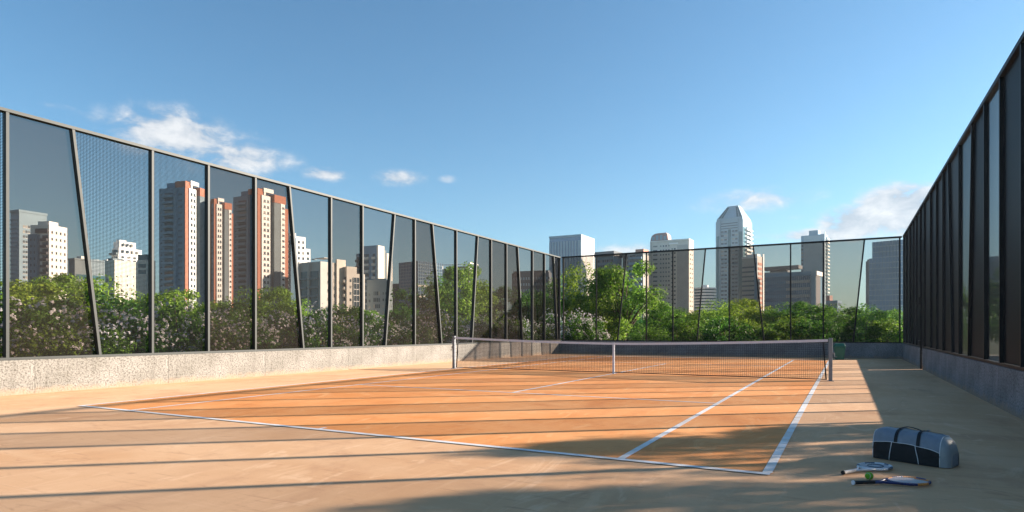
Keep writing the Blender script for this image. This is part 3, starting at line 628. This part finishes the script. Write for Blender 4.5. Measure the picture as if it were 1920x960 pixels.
# ------------------------------------------------------------------ city
class Bld:
    """box building: corner nearest the court at the origin, front face along -x, side face along +y"""
    def __init__(s, name, label, D, cat='building'):
        x, y, psi, s.w1, s.w2, s.h = D; s.t = thing(name, label, cat, (x, y, -.3), radians(psi)); s.h += .3; s.acc = {}
    def fb(s, f, a0, a1, z0, z1, o0, o1):
        if f == 'f': return (-s.w1*(1-a0), -s.w1*(1-a1), -o1, -o0, z0, z1)
        return (o0, o1, s.w2*a0, s.w2*a1, z0, z1)
    def box(s, part, m, fx0=0, fx1=1, fy0=0, fy1=1, z0=0, z1=None):
        b = MB(); z1 = s.h if z1 is None else z1
        b.box(-s.w1*(1-fx0), -s.w1*(1-fx1), s.w2*fy0, s.w2*fy1, z0, z1); return b.build(part, m, s.t)
    def strip(s, part, m, f, a0, a1, z0=0, z1=None, o=.25, o0=0.0):
        b = MB(); b.box(*s.fb(f, a0, a1, z0, s.h if z1 is None else z1, o0, o)); return b.build(part, m, s.t)
    def wins(s, m, f, a0, a1, z0, z1, nx, nz, fw=.6, fh=.5, o=.06, o0=-.2, frame=None, part='windows'):
        b = MB(); cw = (a1-a0)/nx; ch = (z1-z0)/nz
        for i in range(nx):
            for j in range(nz):
                A = a0+cw*(i+.5-fw/2); Z = z0+ch*(j+.5-fh/2); b.box(*s.fb(f, A, A+cw*fw, Z, Z+ch*fh, o0, o))
        b.build(part, m, s.t, kind='stuff')
        if frame:
            b = MB()
            for i in range(nx):
                for j in range(nz):
                    A = a0+cw*(i+.5-fw/2)-.01; Z = z0+ch*(j+.5-fh/2); b.box(*s.fb(f, A, A+cw*fw+.02, Z-.16, Z-.01, 0, o+.12))
            b.build('sills', frame, s.t, kind='stuff')
    def bands(s, m, f, a0, a1, z0, z1, n, fh=.45, o=.22, part='floor_band'):
        ch = (z1-z0)/n; b = MB(); b.box(*s.fb(f, a0, a1, 0, ch*fh, 0, o)); me = b.mesh(part, m)
        for j in range(n): link(part, me, s.t, loc=(0, 0, z0+ch*j))
    def piers(s, m, f, a0, a1, n, wd=.12, z0=0, z1=None, o=.3, part='pier'):
        cw = (a1-a0)/n; b = MB(); b.box(*s.fb(f, a0, a0+cw*wd, z0, s.h if z1 is None else z1, 0, o)); me = b.mesh(part, m)
        dx = (s.w1*cw, 0, 0) if f == 'f' else (0, s.w2*cw, 0)
        for i in range(n+1):
            k = i-(wd if i == n else 0); link(part, me, s.t, loc=(dx[0]*k, dx[1]*k, 0))
    def balconies(s, m, f, a0, a1, z0, z1, n, o=1.1, ph=.38, glass=None, part='balcony'):
        ch = (z1-z0)/n; g_ = MB(); x0, x1, y0, y1, _, _ = s.fb(f, a0, a1, 0, 1, 0, o)
        b = MB(); b.box(x0, x1, y0, y1, 0, ch*.09)
        t_ = .12
        if f == 'f': b.box(x0, x1, y0, y0+t_, ch*.09, ch*ph); b.box(x0, x0+t_, y0+t_, y1, ch*.09, ch*ph); b.box(x1-t_, x1, y0+t_, y1, ch*.09, ch*ph)
        else: b.box(x1-t_, x1, y0, y1, ch*.09, ch*ph); b.box(x0, x1-t_, y0, y0+t_, ch*.09, ch*ph); b.box(x0, x1-t_, y1-t_, y1, ch*.09, ch*ph)
        me = b.mesh(part, m)
        for j in range(n): link(part, me, s.t, loc=(0, 0, z0+ch*j))
        s.wins(glass or M_glass, f, a0+.01, a1-.01, z0, z1, max(1, int(round((a1-a0)*3))), n, .92, .70, .05, part='windows')
    def parapet(s, m, hh=.9, o=.25):
        b = MB(); b.box(-s.w1-o, o, -o, s.w2+o, s.h+.01, s.h+hh); b.build('parapet', m, s.t)
    def plant_room(s, m, fx0, fx1, fy0, fy1, hh, part='roof_block'):
        b = MB(); b.box(-s.w1*(1-fx0), -s.w1*(1-fx1), s.w2*fy0, s.w2*fy1, s.h, s.h+hh); b.build(part, m, s.t)

# far left group
B = Bld('office_slab', 'grey slab tower with a grid of small windows at the far left', (-381.8,171.3,3.8,7.6,13.4,63.0)); B.box('wall', M_bpale); B.strip('glass_front', M_glassb, 'f', .02, .95, 0, B.h-1.5, .1)
B.bands(M_bblue, 'f', .02, .95, 0, B.h-2, 26, .35, .3); B.wins(M_glass, 's', .12, .95, 1, B.h-6, 9, 21, .72, .5, frame=M_bwhite); B.parapet(M_bpale, 1.2)
B = Bld('apartment_tower', 'white apartment tower with a dark balcony column in front of the grey slab tower', (-289.9,140.7,19.9,8.7,8.9,44.6)); B.box('wall', M_bwhite)
B.strip('side_wing', M_bblue, 'f', 0, .5, 0, B.h-4, 1.2); B.balconies(M_bdark, 'f', .62, .96, 0, B.h-4, 15, 1.0, .35); B.wins(M_glass, 's', .05, .98, 1, B.h-1.5, 4, 15, .34, .36, frame=M_bcream); B.wins(M_glass, 'f', .08, .45, 1, B.h-5, 2, 15, .3, .4, 1.26, 1.0); B.plant_room(M_bwhite, .3, .9, .1, .6, 1.6); B.strip('roof_terrace', M_bdark, 'f', .3, .96, B.h-3.4, B.h-1.6, .5)
B = Bld('low_block', 'long low grey office block beside the slanted fence post', (-323.8,168.1,0.6,5.4,23,34.6)); B.box('wall', M_bgrey); B.bands(M_glasst, 's', .03, .97, 2, B.h-5, 7, .55, .1, 'window_band'); B.bands(M_glass, 'f', .03, .97, 2, B.h-5, 7, .55, .1, 'window_band'); B.parapet(M_bgrey, .8); B.plant_room(M_bwhite, .1, .8, .15, .3, 2.2); B.plant_room(M_bcream, .1, .8, .42, .52, 1.2); B.plant_room(M_bwhite, .1, .9, .66, .8, 1.6)
B = Bld('stepped_flats', 'white stepped flats whose terraces climb to a narrow top', (-285.1,165.9,-2.2,6.0,14.5,40.7)); hB = B.h
B.box('wall', M_bcream, z1=hB-14); 
for k, (a, c, z0, z1) in enumerate([(.0, .97, hB-14, hB-9.5), (.0, .85, hB-9.5, hB-6), (.02, .72, hB-6, hB-3), (.05, .55, hB-3, hB)]):
    B.box('storey', M_bwhite, .05*k, 1-.03*k, a, c, z0, z1); B.wins(M_glass, 's', a+.05, c-.08, z0+.4, z1-.2, 4-(k > 2), 2 if k < 2 else 1, .4, .5)
B.bands(M_bgrey, 'f', 0, 1, hB-15, hB-3, 4, .3, 1.0, 'terrace_slab'); B.wins(M_glass, 'f', .05, .95, hB-15, hB-3, 3, 4, .7, .5); B.plant_room(M_bwhite, .2, .7, .1, .3, .9)
B = Bld('beige_block', 'plain beige block with few windows below the stepped flats', (-235.5,135.6,-1.9,6.4,8.4,26.8)); B.box('wall', M_bcream); B.wins(M_glass, 'f', .1, .9, 8, B.h-6, 3, 5, .5, .55); B.wins(M_glass, 's', .15, .95, 3, B.h-4, 3, 6, .12, .2); B.plant_room(M_bgrey, .1, .6, .1, .5, .9)
B = Bld('narrow_block', 'narrow cream and grey block between the stepped flats and the first brown tower', (-244.5,153.5,10.9,5.2,3.8,29)); B.box('wall', M_bcream); B.wins(M_glass, 's', .1, .9, 1, B.h-4, 2, 9, .4, .35); B.wins(M_glasst, 'f', .1, .9, B.h-6, B.h-1, 1, 2, .9, .6); B.plant_room(M_glasst, .0, .8, .1, .7, 2.2)
# three brown towers
def brown(label, D, front=True, n=23):
    B = Bld('brown_tower', label, D, 'tower'); h = B.h
    B.t['group'] = 'brown and white apartment towers'
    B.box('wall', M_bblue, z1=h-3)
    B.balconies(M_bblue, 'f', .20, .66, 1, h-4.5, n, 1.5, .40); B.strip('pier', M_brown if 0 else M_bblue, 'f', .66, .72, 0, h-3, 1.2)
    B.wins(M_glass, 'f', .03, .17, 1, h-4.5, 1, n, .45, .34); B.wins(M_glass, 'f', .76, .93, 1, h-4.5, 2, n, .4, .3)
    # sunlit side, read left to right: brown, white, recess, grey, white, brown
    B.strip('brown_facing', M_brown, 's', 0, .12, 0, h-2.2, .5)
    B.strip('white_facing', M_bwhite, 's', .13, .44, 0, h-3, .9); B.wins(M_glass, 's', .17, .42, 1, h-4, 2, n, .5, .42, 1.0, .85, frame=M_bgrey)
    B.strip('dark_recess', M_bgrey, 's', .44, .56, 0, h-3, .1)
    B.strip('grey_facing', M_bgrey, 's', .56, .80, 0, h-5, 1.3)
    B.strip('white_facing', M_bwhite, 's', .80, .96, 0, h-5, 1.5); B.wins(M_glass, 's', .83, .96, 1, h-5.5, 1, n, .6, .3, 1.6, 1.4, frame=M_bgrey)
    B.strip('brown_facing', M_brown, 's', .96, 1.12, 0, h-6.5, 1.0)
    b = MB(); b.box(-B.w1*.36, .55, 0, B.w2*.2, h-3, h-.6); b.build('roof_block', M_brown, B.t)
    b = MB(); b.box(-B.w1*.25, .95, B.w2*.2, B.w2*.56, h-1.6, h); b.build('roof_frame', M_bwhite, B.t)
    b = MB(); b.box(-B.w1*.3, .9, B.w2*.21, B.w2*.27, h-3.2, h-1.61); b.build('roof_frame', M_bwhite, B.t)
    b = MB(); b.box(-B.w1*.3, 1.45, B.w2*.56, B.w2*1.0, h-5, h-1.8); b.build('roof_block', M_brown, B.t)
    b = MB(); b.box(-B.w1*.78, -B.w1*.38, .1*B.w2, .5*B.w2, h-3, h-.8); b.build('water_tank_room', M_glassb, B.t)
    return B
brown('first brown and white tower, widest, with shade-tinted blue-grey balconies at its left', (-222.3,153.9,13.5,11.5,11.9,58.5))
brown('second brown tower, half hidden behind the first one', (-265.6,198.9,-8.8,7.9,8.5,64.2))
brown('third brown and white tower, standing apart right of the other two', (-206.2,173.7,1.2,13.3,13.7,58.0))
B = Bld('white_flats', 'white flats with stepped top just right of the third brown tower', (-256.5,237.6,-14.8,6.8,11.3,50.5)); B.box('wall', M_bwhite, 0, 1, 0, .75); B.box('lower_wing', M_bwhite, 0, 1, .751, 1, 0, B.h-6)
B.balconies(M_bgrey, 'f', .5, .95, 0, B.h-2, 18, 1.2, .35); B.wins(M_glass, 'f', .05, .45, 0, B.h-1, 1, 18, .6, .4); B.wins(M_glass, 's', .3, .74, 1, B.h-1.5, 2, 17, .42, .5); B.wins(M_glass, 's', .77, .98, 1, B.h-7, 1, 15, .55, .5); B.strip('grey_facing', M_bblue, 's', 0, .26, 0, B.h-1, .3); B.plant_room(M_bwhite, .2, .9, .0, .3, 1.6)
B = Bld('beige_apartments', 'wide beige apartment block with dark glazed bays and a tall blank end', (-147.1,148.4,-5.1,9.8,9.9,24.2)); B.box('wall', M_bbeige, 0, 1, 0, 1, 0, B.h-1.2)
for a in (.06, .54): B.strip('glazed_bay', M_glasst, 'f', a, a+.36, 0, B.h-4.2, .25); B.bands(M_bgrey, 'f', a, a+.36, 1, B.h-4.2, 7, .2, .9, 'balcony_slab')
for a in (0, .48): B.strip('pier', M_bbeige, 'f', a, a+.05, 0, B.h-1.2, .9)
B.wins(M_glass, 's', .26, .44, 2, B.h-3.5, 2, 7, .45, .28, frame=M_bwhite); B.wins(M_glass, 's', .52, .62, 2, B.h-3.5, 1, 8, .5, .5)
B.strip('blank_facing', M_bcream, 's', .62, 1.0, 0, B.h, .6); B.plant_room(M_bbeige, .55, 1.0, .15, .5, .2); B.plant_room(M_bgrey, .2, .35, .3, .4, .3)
B = Bld('beige_annex', 'lower cream apartment wing with a glazed stair column, right of the wide beige block', (-144.0,156.9,-19.5,3.6,6.6,22.0)); B.box('wall', M_bcream, 0, 1, 0, .55); B.box('lower_wing', M_bcream, 0, 1, .551, 1, 0, B.h-2.2)
B.balconies(M_bcream, 'f', .1, .9, 1, B.h-3, 8, .8, .4); B.strip('stair_glazing', M_glass, 's', .36, .68, 1, B.h-3.5, .12); B.bands(M_bwhite, 's', .36, .68, 1, B.h-3.5, 9, .10, .22); B.piers(M_bwhite, 's', .36, .68, 2, .06, 1, B.h-3.5, .25, 'mullion'); B.wins(M_glass, 's', .12, .3, 2, B.h-3.5, 1, 8, .5, .4); B.wins(M_glass, 's', .76, .96, 2, B.h-4.5, 1, 8, .45, .4)
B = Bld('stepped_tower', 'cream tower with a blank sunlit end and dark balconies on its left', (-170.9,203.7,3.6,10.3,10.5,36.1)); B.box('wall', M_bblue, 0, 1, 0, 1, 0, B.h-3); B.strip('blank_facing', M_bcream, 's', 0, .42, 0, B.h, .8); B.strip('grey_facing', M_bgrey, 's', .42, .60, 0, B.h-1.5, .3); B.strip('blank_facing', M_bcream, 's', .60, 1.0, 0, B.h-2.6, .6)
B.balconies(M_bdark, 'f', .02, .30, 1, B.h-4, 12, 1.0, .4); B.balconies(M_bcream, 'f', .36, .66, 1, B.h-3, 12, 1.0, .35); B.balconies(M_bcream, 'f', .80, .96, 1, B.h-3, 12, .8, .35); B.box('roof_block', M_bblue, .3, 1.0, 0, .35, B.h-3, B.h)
B = Bld('shaded_block', 'low shaded grey block standing in front of the cream tower', (-137.8,170.4,25.0,7.4,6.1,18.3)); B.box('wall', M_bgrey); B.wins(M_glass, 'f', .30, .62, 2, B.h-3.5, 4, 6, .72, .6); B.wins(M_glass, 'f', .70, .96, 2, B.h-3.5, 2, 6, .45, .38); B.wins(M_glass, 'f', .06, .2, 2, B.h-4, 1, 6, .5, .4); B.wins(M_glass, 's', .2, .8, 2, B.h-3.5, 2, 6, .3, .3); B.plant_room(M_bgrey, .3, .9, .1, .8, .5)
B = Bld('glass_office', 'blue glass office block with a fine grid of panes', (-143.9,195.4,-13.1,11.1,12.6,27.5)); B.box('glass_core', M_glassb); 
for f in 'fs': B.bands(M_bpale, f, 0, 1, 0, B.h, 22, .22, .12, 'transom'); B.piers(M_bpale, f, 0, 1, 12, .10, o=.18, part='mullion')
for z in (10, 14, 18): B.strip('spandrel', M_bcream, 's', 0, 1, z, z+.7, .25)
B = Bld('dark_shed', 'small dark block with a white striped edge left of the glass office', (-157.0,199.8,11.6,2.9,2.3,19.6)); B.box('wall', M_bdark); B.strip('white_edge', M_bwhite, 's', .55, 1.0, 0, B.h, .3); B.bands(M_bdark, 's', .6, .95, 0, B.h, 10, .4, .4)
B = Bld('framed_roof_block', 'grey block crowned by an open white roof frame', (-137.1,221.6,7.6,14.2,8.0,26.3)); B.box('wall', M_bgrey, 0, 1, 0, 1); B.bands(M_glass, 'f', .0, 1, 0, B.h-1.8, 10, .5, .12, 'window_band'); B.bands(M_glass, 's', .05, .9, 0, B.h-1.8, 10, .5, .12, 'window_band')
b = MB(); b.box(-B.w1*1.02, .4, -.4, .4, B.h+1.9, B.h+2.25); b.box(-.2, .5, -.4, B.w2*1.05, B.h+2.26, B.h+2.75); b.build('roof_frame', M_bwhite, B.t)
b = MB(); 
for xx in (-B.w1*.88, -B.w1*.45, -.5): b.box(xx, xx+.35, -.2, .2, B.h, B.h+1.9)
b.build('roof_frame_leg', M_bwhite, B.t); B.plant_room(M_bdark, .35, .8, .2, .8, 1.4); B.parapet(M_bwhite, .35)
B = Bld('dark_grid_block', 'dark broad block with rows of small square windows', (-116.5,255.0,6.0,17.6,4.0,26.9)); B.box('wall', M_bdark); B.wins(M_bpale, 'f', .02, .98, 2, B.h-1.2, 14, 9, .45, .38, .1, frame=M_bgrey); B.bands(M_bdark, 's', 0, 1, 0, B.h, 9, .3, .3)
b = MB(); b.box(-B.w1*.97, -.5, .5, B.w2*.9, B.h, B.h+.9); b.build('roof_block', M_bdark, B.t)
B = Bld('slate_block', 'dark slate block between the dark grid block and the white striped tower', (-130.6,293.0,0.1,8.1,8.1,30.6)); B.box('wall', M_bdark, 0, 1, 0, 1, 0, B.h-3); B.box('upper_wall', M_bblue, 0, .5, 0, 1, B.h-3, B.h); B.bands(M_glass, 'f', .0, 1, 0, B.h-4, 12, .45, .15, 'window_band'); B.bands(M_glass, 's', .0, 1, 0, B.h-4, 12, .45, .15, 'window_band')
B = Bld('striped_tower', 'pale tower with fine vertical stripes rising over the fence corner', (-156.0,392.6,-0.5,23.0,23.6,64.9)); B.box('wall', M_glassb, z1=B.h-1.5); B.piers(M_bpale, 'f', 0, 1, 11, .55, 0, B.h-4, .5); B.piers(M_bwhite, 's', 0, 1, 10, .5, 0, B.h-.3, .5); B.box('crown_band', M_bpale, -.01, 1.012, -.01, 1.01, B.h-1.4, B.h)
# centre and right group
B = Bld('roofed_block', 'block with a dark overhanging roof behind the tall corner trees', (-107.6,316.4,-7.1,10.3,10.3,39.9)); B.box('wall', M_bblue); B.wins(M_glass, 'f', .0, 1, 0, B.h-1, 8, 14, .7, .5); B.wins(M_glass, 's', .05, .95, 0, B.h-4, 3, 14, .4, .45); B.strip('beige_facing', M_bbeige, 's', 0, 1, 0, B.h-4, .01); B.parapet(M_bdark, 2.6, .6)
B = Bld('balcony_block', 'grey block with curved balcony bands left of the arched-roof tower', (-94.0,323.6,-8.1,11.6,9.5,42.1)); B.box('wall', M_bgrey); B.balconies(M_bblue, 'f', .35, .98, 0, B.h-1, 15, 1.4, .42); B.wins(M_glass, 'f', .05, .32, 0, B.h-1, 2, 15, .5, .5); B.strip('beige_facing', M_bbeige, 's', 0, 1, 0, B.h-1.5, .2); B.plant_room(M_brown, .6, 1, .1, .8, 1.6); 
B = Bld('arched_roof_tower', 'beige tower with an arched roof crown on its left shoulder', (-74.8,345.1,-1.8,21.4,9.4,50.5), 'tower'); h = B.h; B.box('wall', M_bcream)
B.wins(M_glass, 'f', .06, .20, 1, h-2, 1, 20, .8, .34); B.wins(M_glass, 'f', .24, .52, 1, h-2, 4, 20, .5, .34); B.strip('beige_facing', M_bbeige, 'f', 0, .035, 0, h, .4); B.wins(M_glass, 'f', .54, .67, 1, h-4, 2, 20, .6, .34)
B.strip('blank_facing', M_bbeige, 'f', .70, .99, 0, h-3.2, .35); B.strip('cornice', M_bwhite, 'f', .50, .72, h-2.6, h-1.8, .5); B.wins(M_glass, 's', .1, .9, 3, h-2, 2, 18, .4, .35)
for k in range(3): B.strip('cornice', M_bwhite, 'f', 0, 1.0, h-.6-4.2*k*0-.0, h-.2, .45+.02*k) if k == 0 else None
b = MB(); x0 = -B.w1; x1 = -B.w1*.53; prof = [(x0+.3, h), (x0+.3, h+1.2), (x0+1.0, h+2.8), (x0+2.4, h+3.7), (x0+4.2, h+4.0), (x1-1.2, h+4.1), (x1-.5, h+3.0), (x1, h)]
n_ = len(prof); b.add([(p_[0], -.3, p_[1]) for p_ in prof]+[(p_[0], B.w2*.7, p_[1]) for p_ in prof], [tuple(range(n_)), tuple(range(2*n_-1, n_-1, -1))]+[(i, i+n_, (i+1) % n_+n_, (i+1) % n_) for i in range(n_)]); b.build('arched_crown', M_bred, B.t)
b = MB()
for k in range(4): xx = x0+1.0+k*2.2; b.box(xx, xx+1.5, -.45, -.3, h+.2, h+(2.2 if k in (0, 3) else 2.9))
b.build('crown_windows', M_bpale, B.t, kind='stuff')
B = Bld('round_building', 'round drum building with white bands below the crowned tower', (-80.2,416,0,1,1,28.8)); B.w1 = B.w2 = 1
def cyl(r, z0, z1, n=32):
    b = MB(); return b.add([(r*cos(2*pi*k/n), r*sin(2*pi*k/n), z) for z in (z0, z1) for k in range(n)], [(k, (k+1) % n, n+(k+1) % n, n+k) for k in range(n)]+[tuple(range(n, 2*n))])
cyl(6.6, 0, 28.4).build('glass_drum', M_glass, B.t); bm = cyl(7.0, 0, .85).mesh('floor_band', M_bwhite)
for k in range(15): link('floor_band', bm, B.t, loc=(0, 0, 1+1.9*k))
cyl(2.2, 28.4, 30.2).build('roof_block', M_bwhite, B.t)
# crowned tower
B = Bld('crowned_tower', 'tallest tower, glass and grey with a faceted tapering crown', (-60.8,443.0,-10.6,18.4,18.5,75.9), 'tower'); h = B.h; w1, w2 = B.w1, B.w2
B.box('wall', M_bpale, z1=h-1)
B.strip('glass_column', M_glasst, 'f', .03, .15, 0, h-11, .15); B.strip('glass_column', M_glasst, 'f', .85, .98, 0, h-9, .15); B.strip('glass_column', M_glasst, 'f', .46, .56, 0, h-7, .25)
B.wins(M_glass, 'f', .19, .43, 0, h-7, 2, 26, .8, .42); B.wins(M_glass, 'f', .59, .82, 0, h-7, 2, 26, .8, .42); B.bands(M_bpale, 'f', .19, .43, 0, h-7, 26, .12, .7, 'balcony_slab'); B.bands(M_bpale, 'f', .59, .82, 0, h-7, 26, .12, .7, 'balcony_slab')
B.bands(M_glass, 'f', .2, .82, h-6.5, h-1.5, 3, .35, .12, 'window_band'); B.balconies(M_bwhite, 's', .25, .9, 0, h-5, 26, 1.3, .4); B.strip('glass_column', M_glasst, 's', .03, .2, 0, h-6, .12)
B.strip('edge_pier', M_bpale, 'f', .15, .18, 0, h, .6); B.strip('edge_pier', M_bpale, 'f', .82, .85, 0, h, .6); b = MB(); b.box(-w1-1, -w1-.01, .2*w2, .8*w2, 0, h-12); b.build('side_wing', M_bgrey, B.t)
b = MB(); z0, zm, z1 = h-.99, h+.6, h+9.8; o = .5
b.hexa([(-w1+o,o,z0),(-o,o,z0),(-o,w2-o,z0),(-w1+o,w2-o,z0),(-w1+o,o,zm),(-o,o,zm),(-o,w2-o,zm),(-w1+o,w2-o,zm)]); b.build('crown_base', M_bpale, B.t)
b = MB(); b.hexa([(-w1+o,o,zm),(-o,o,zm),(-o,w2-o,zm),(-w1+o,w2-o,zm),(-w1*.68,w2*.35,z1),(-w1*.30,w2*.35,z1),(-w1*.30,w2*.65,z1),(-w1*.68,w2*.65,z1)]); b.build('crown', M_bpale, B.t)
b = MB()
def pl(u, v, off=-.12):   # point on the sloping front of the crown
    xa = -w1+o+(w1-2*o)*u; xb = -w1*.68+w1*.38*u; return (xa+(xb-xa)*v, o+(w2*.35-o)*v+off, zm+(z1-zm)*v)
for u0, u1 in ((.04,.12),(.15,.23),(.78,.86),(.89,.97)):
    b = MB()
    q = [pl(u0,.06,-.02), pl(u1,.06,-.02), pl(u1,.9,-.02), pl(u0,.9,-.02)]; q2 = [pl(u0,.06,-.25), pl(u1,.06,-.25), pl(u1,.9,-.25), pl(u0,.9,-.25)]
    b.hexa([q2[0], q2[1], q[1], q[0], q2[3], q2[2], q[2], q[3]]); b.build('crown_window', M_glasst, B.t)
B = Bld('brown_banded_block', 'brown and pink banded office in front of the crowned tower', (-39.9,340.9,-15.8,8.0,8.0,38.7)); h = B.h; B.box('wall', M_bbeige); B.bands(M_glass, 'f', .0, .80, 0, h-3.5, 15, .34, .1, 'window_band'); B.bands(M_brown, 's', .1, .7, 0, h-2, 15, .5, .2, 'floor_band'); B.strip('grey_facing', M_bblue, 'f', .82, 1.0, 0, h, .3); B.strip('edge_pier', M_bwhite, 's', .8, .95, 0, h+1.5, .4); B.strip('cornice', M_bwhite, 'f', 0, 1, h-.9, h-.1, .4); B.plant_room(M_bwhite, .3, .95, .1, .6, 1.2)
B = Bld('banded_grey_block', 'grey banded block under a long dark flat canopy', (-31.7,413.1,-15.3,13.9,13.5,36.5)); B.box('wall', M_bgrey); B.bands(M_glass, 'f', 0, 1, 0, B.h-2, 20, .45, .12, 'window_band'); B.bands(M_glass, 's', 0, 1, 0, B.h-2, 20, .45, .12, 'window_band'); b = MB(); b.box(-B.w1, 7, -.8, 6, B.h+1.2, B.h+3.3); b.build('canopy', M_bdark, B.t); B.plant_room(M_bdark, .2, .9, .2, .8, 1.2)
B = Bld('long_glass_office', 'long mirrored glass office with blue and copper bands', (-12.8,332.7,-11.8,23.6,10.7,29.3)); h = B.h; B.box('glass_core', M_glassb); B.bands(M_bblue, 'f', .0, .42, 0, h-2, 8, .45, .15, 'spandrel'); B.bands(M_bbeige, 'f', .42, .88, 0, h-2, 8, .40, .15, 'spandrel'); B.piers(M_bdark, 'f', .02, .9, 22, .12, 0, h-2, .25, 'mullion'); B.strip('edge_pier', M_bpale, 'f', .91, 1.0, 0, h, .4); B.strip('top_band', M_bblue, 'f', 0, .91, h-2, h, .3); B.strip('dark_side', M_bdark, 's', 0, .7, 0, h-2, .1); B.strip('side_coping', M_bwhite, 's', 0, 1, h-2, h, .4)
B = Bld('slim_tower', 'slim blue-grey tower with white balconies up its right edge', (-12.5,445.9,-12.4,13.8,8.9,62.0), 'tower'); h = B.h; B.box('wall', M_bblue); B.plant_room(M_bblue, .33, .72, .1, .8, 3.0); B.balconies(M_bwhite, 's', .35, .9, 0, h-1, 27, 1.4, .38); B.wins(M_glass, 'f', .01, .10, 3, h-3, 1, 24, .8, .45); B.strip('edge_pier', M_bpale, 's', 0, .3, 0, h+1.5, .3); B.strip('edge_pier', M_bpale, 'f', .12, .98, 0, h-.5, .05)
B = Bld('small_brown_block', 'small brown and violet block low above the trees right of the slim tower', (-4.4,393.6,-23.3,6.4,5.2,17.6)); B.box('wall', M_bblue); B.wins(M_glass, 'f', .02, .98, 1, B.h-1, 5, 6, .5, .5); B.wins(M_glass, 's', .1, .9, 1, B.h-1, 3, 6, .5, .5); B.plant_room(M_bred, 0, .3, .1, .8, 3.0)
B = Bld('black_slab', 'narrow black slab against the left side of the blue glass tower', (10.5,345.0,-25,2.6,1.9,34.0)); B.box('wall', M_bdark); B.strip('fin', M_bdark, 'f', .3, .6, 0, B.h+.8, .3)
B = Bld('blue_glass_tower', 'blue glass tower with a square grid at the right end of the far fence', (23.6,329.3,-18.1,15.0,5.0,41.5), 'tower'); h = B.h; B.box('glass_core', M_glassb, .08, 1, 0, 1, h-7.5, h); b = MB(); b.box(-B.w1, 0, -.6, B.w2, 0, h-7.5); b.build('lower_glass_core', M_glassb, B.t)
B.bands(M_bpale, 'f', 0, 1, 0, h-7.5, 14, .14, .75, 'transom'); B.piers(M_bpale, 'f', 0, 1, 11, .10, 0, h-7.5, .80, 'mullion'); B.bands(M_bpale, 'f', .08, 1, h-7.4, h, 3, .14, .2, 'transom'); B.piers(M_bpale, 'f', .08, 1, 10, .10, h-7.4, h, .25, 'mullion')
B = Bld('distant_tower', 'pale banded tower glimpsed through the dark right fence', (55.3,323.4,-25,9,8,31.7), 'tower'); B.box('wall', M_bpale); B.bands(M_glass, 'f', 0, 1, 0, B.h-1, 14, .45, .15, 'window_band'); B.bands(M_glass, 's', 0, 1, 0, B.h-1, 14, .45, .15, 'window_band')
hm = bpy.data.materials.new('thin haze'); hm.use_nodes = True; hn = hm.node_tree.nodes; hn.clear()
ho = hn.new('ShaderNodeOutputMaterial'); pv = hn.new('ShaderNodeVolumePrincipled'); pv.inputs['Density'].default_value = .0002; pv.inputs['Color'].default_value = (.70, .85, 1.0, 1); pv.inputs['Anisotropy'].default_value = .3
hm.node_tree.links.new(pv.outputs[0], ho.inputs['Volume'])
b = MB(); b.box(-905, 905, -905, 905, -1.3, 92); b.build('haze', hm, kind='stuff', label='thin pale haze between the court and the city')
print('objects', len(bpy.data.objects))
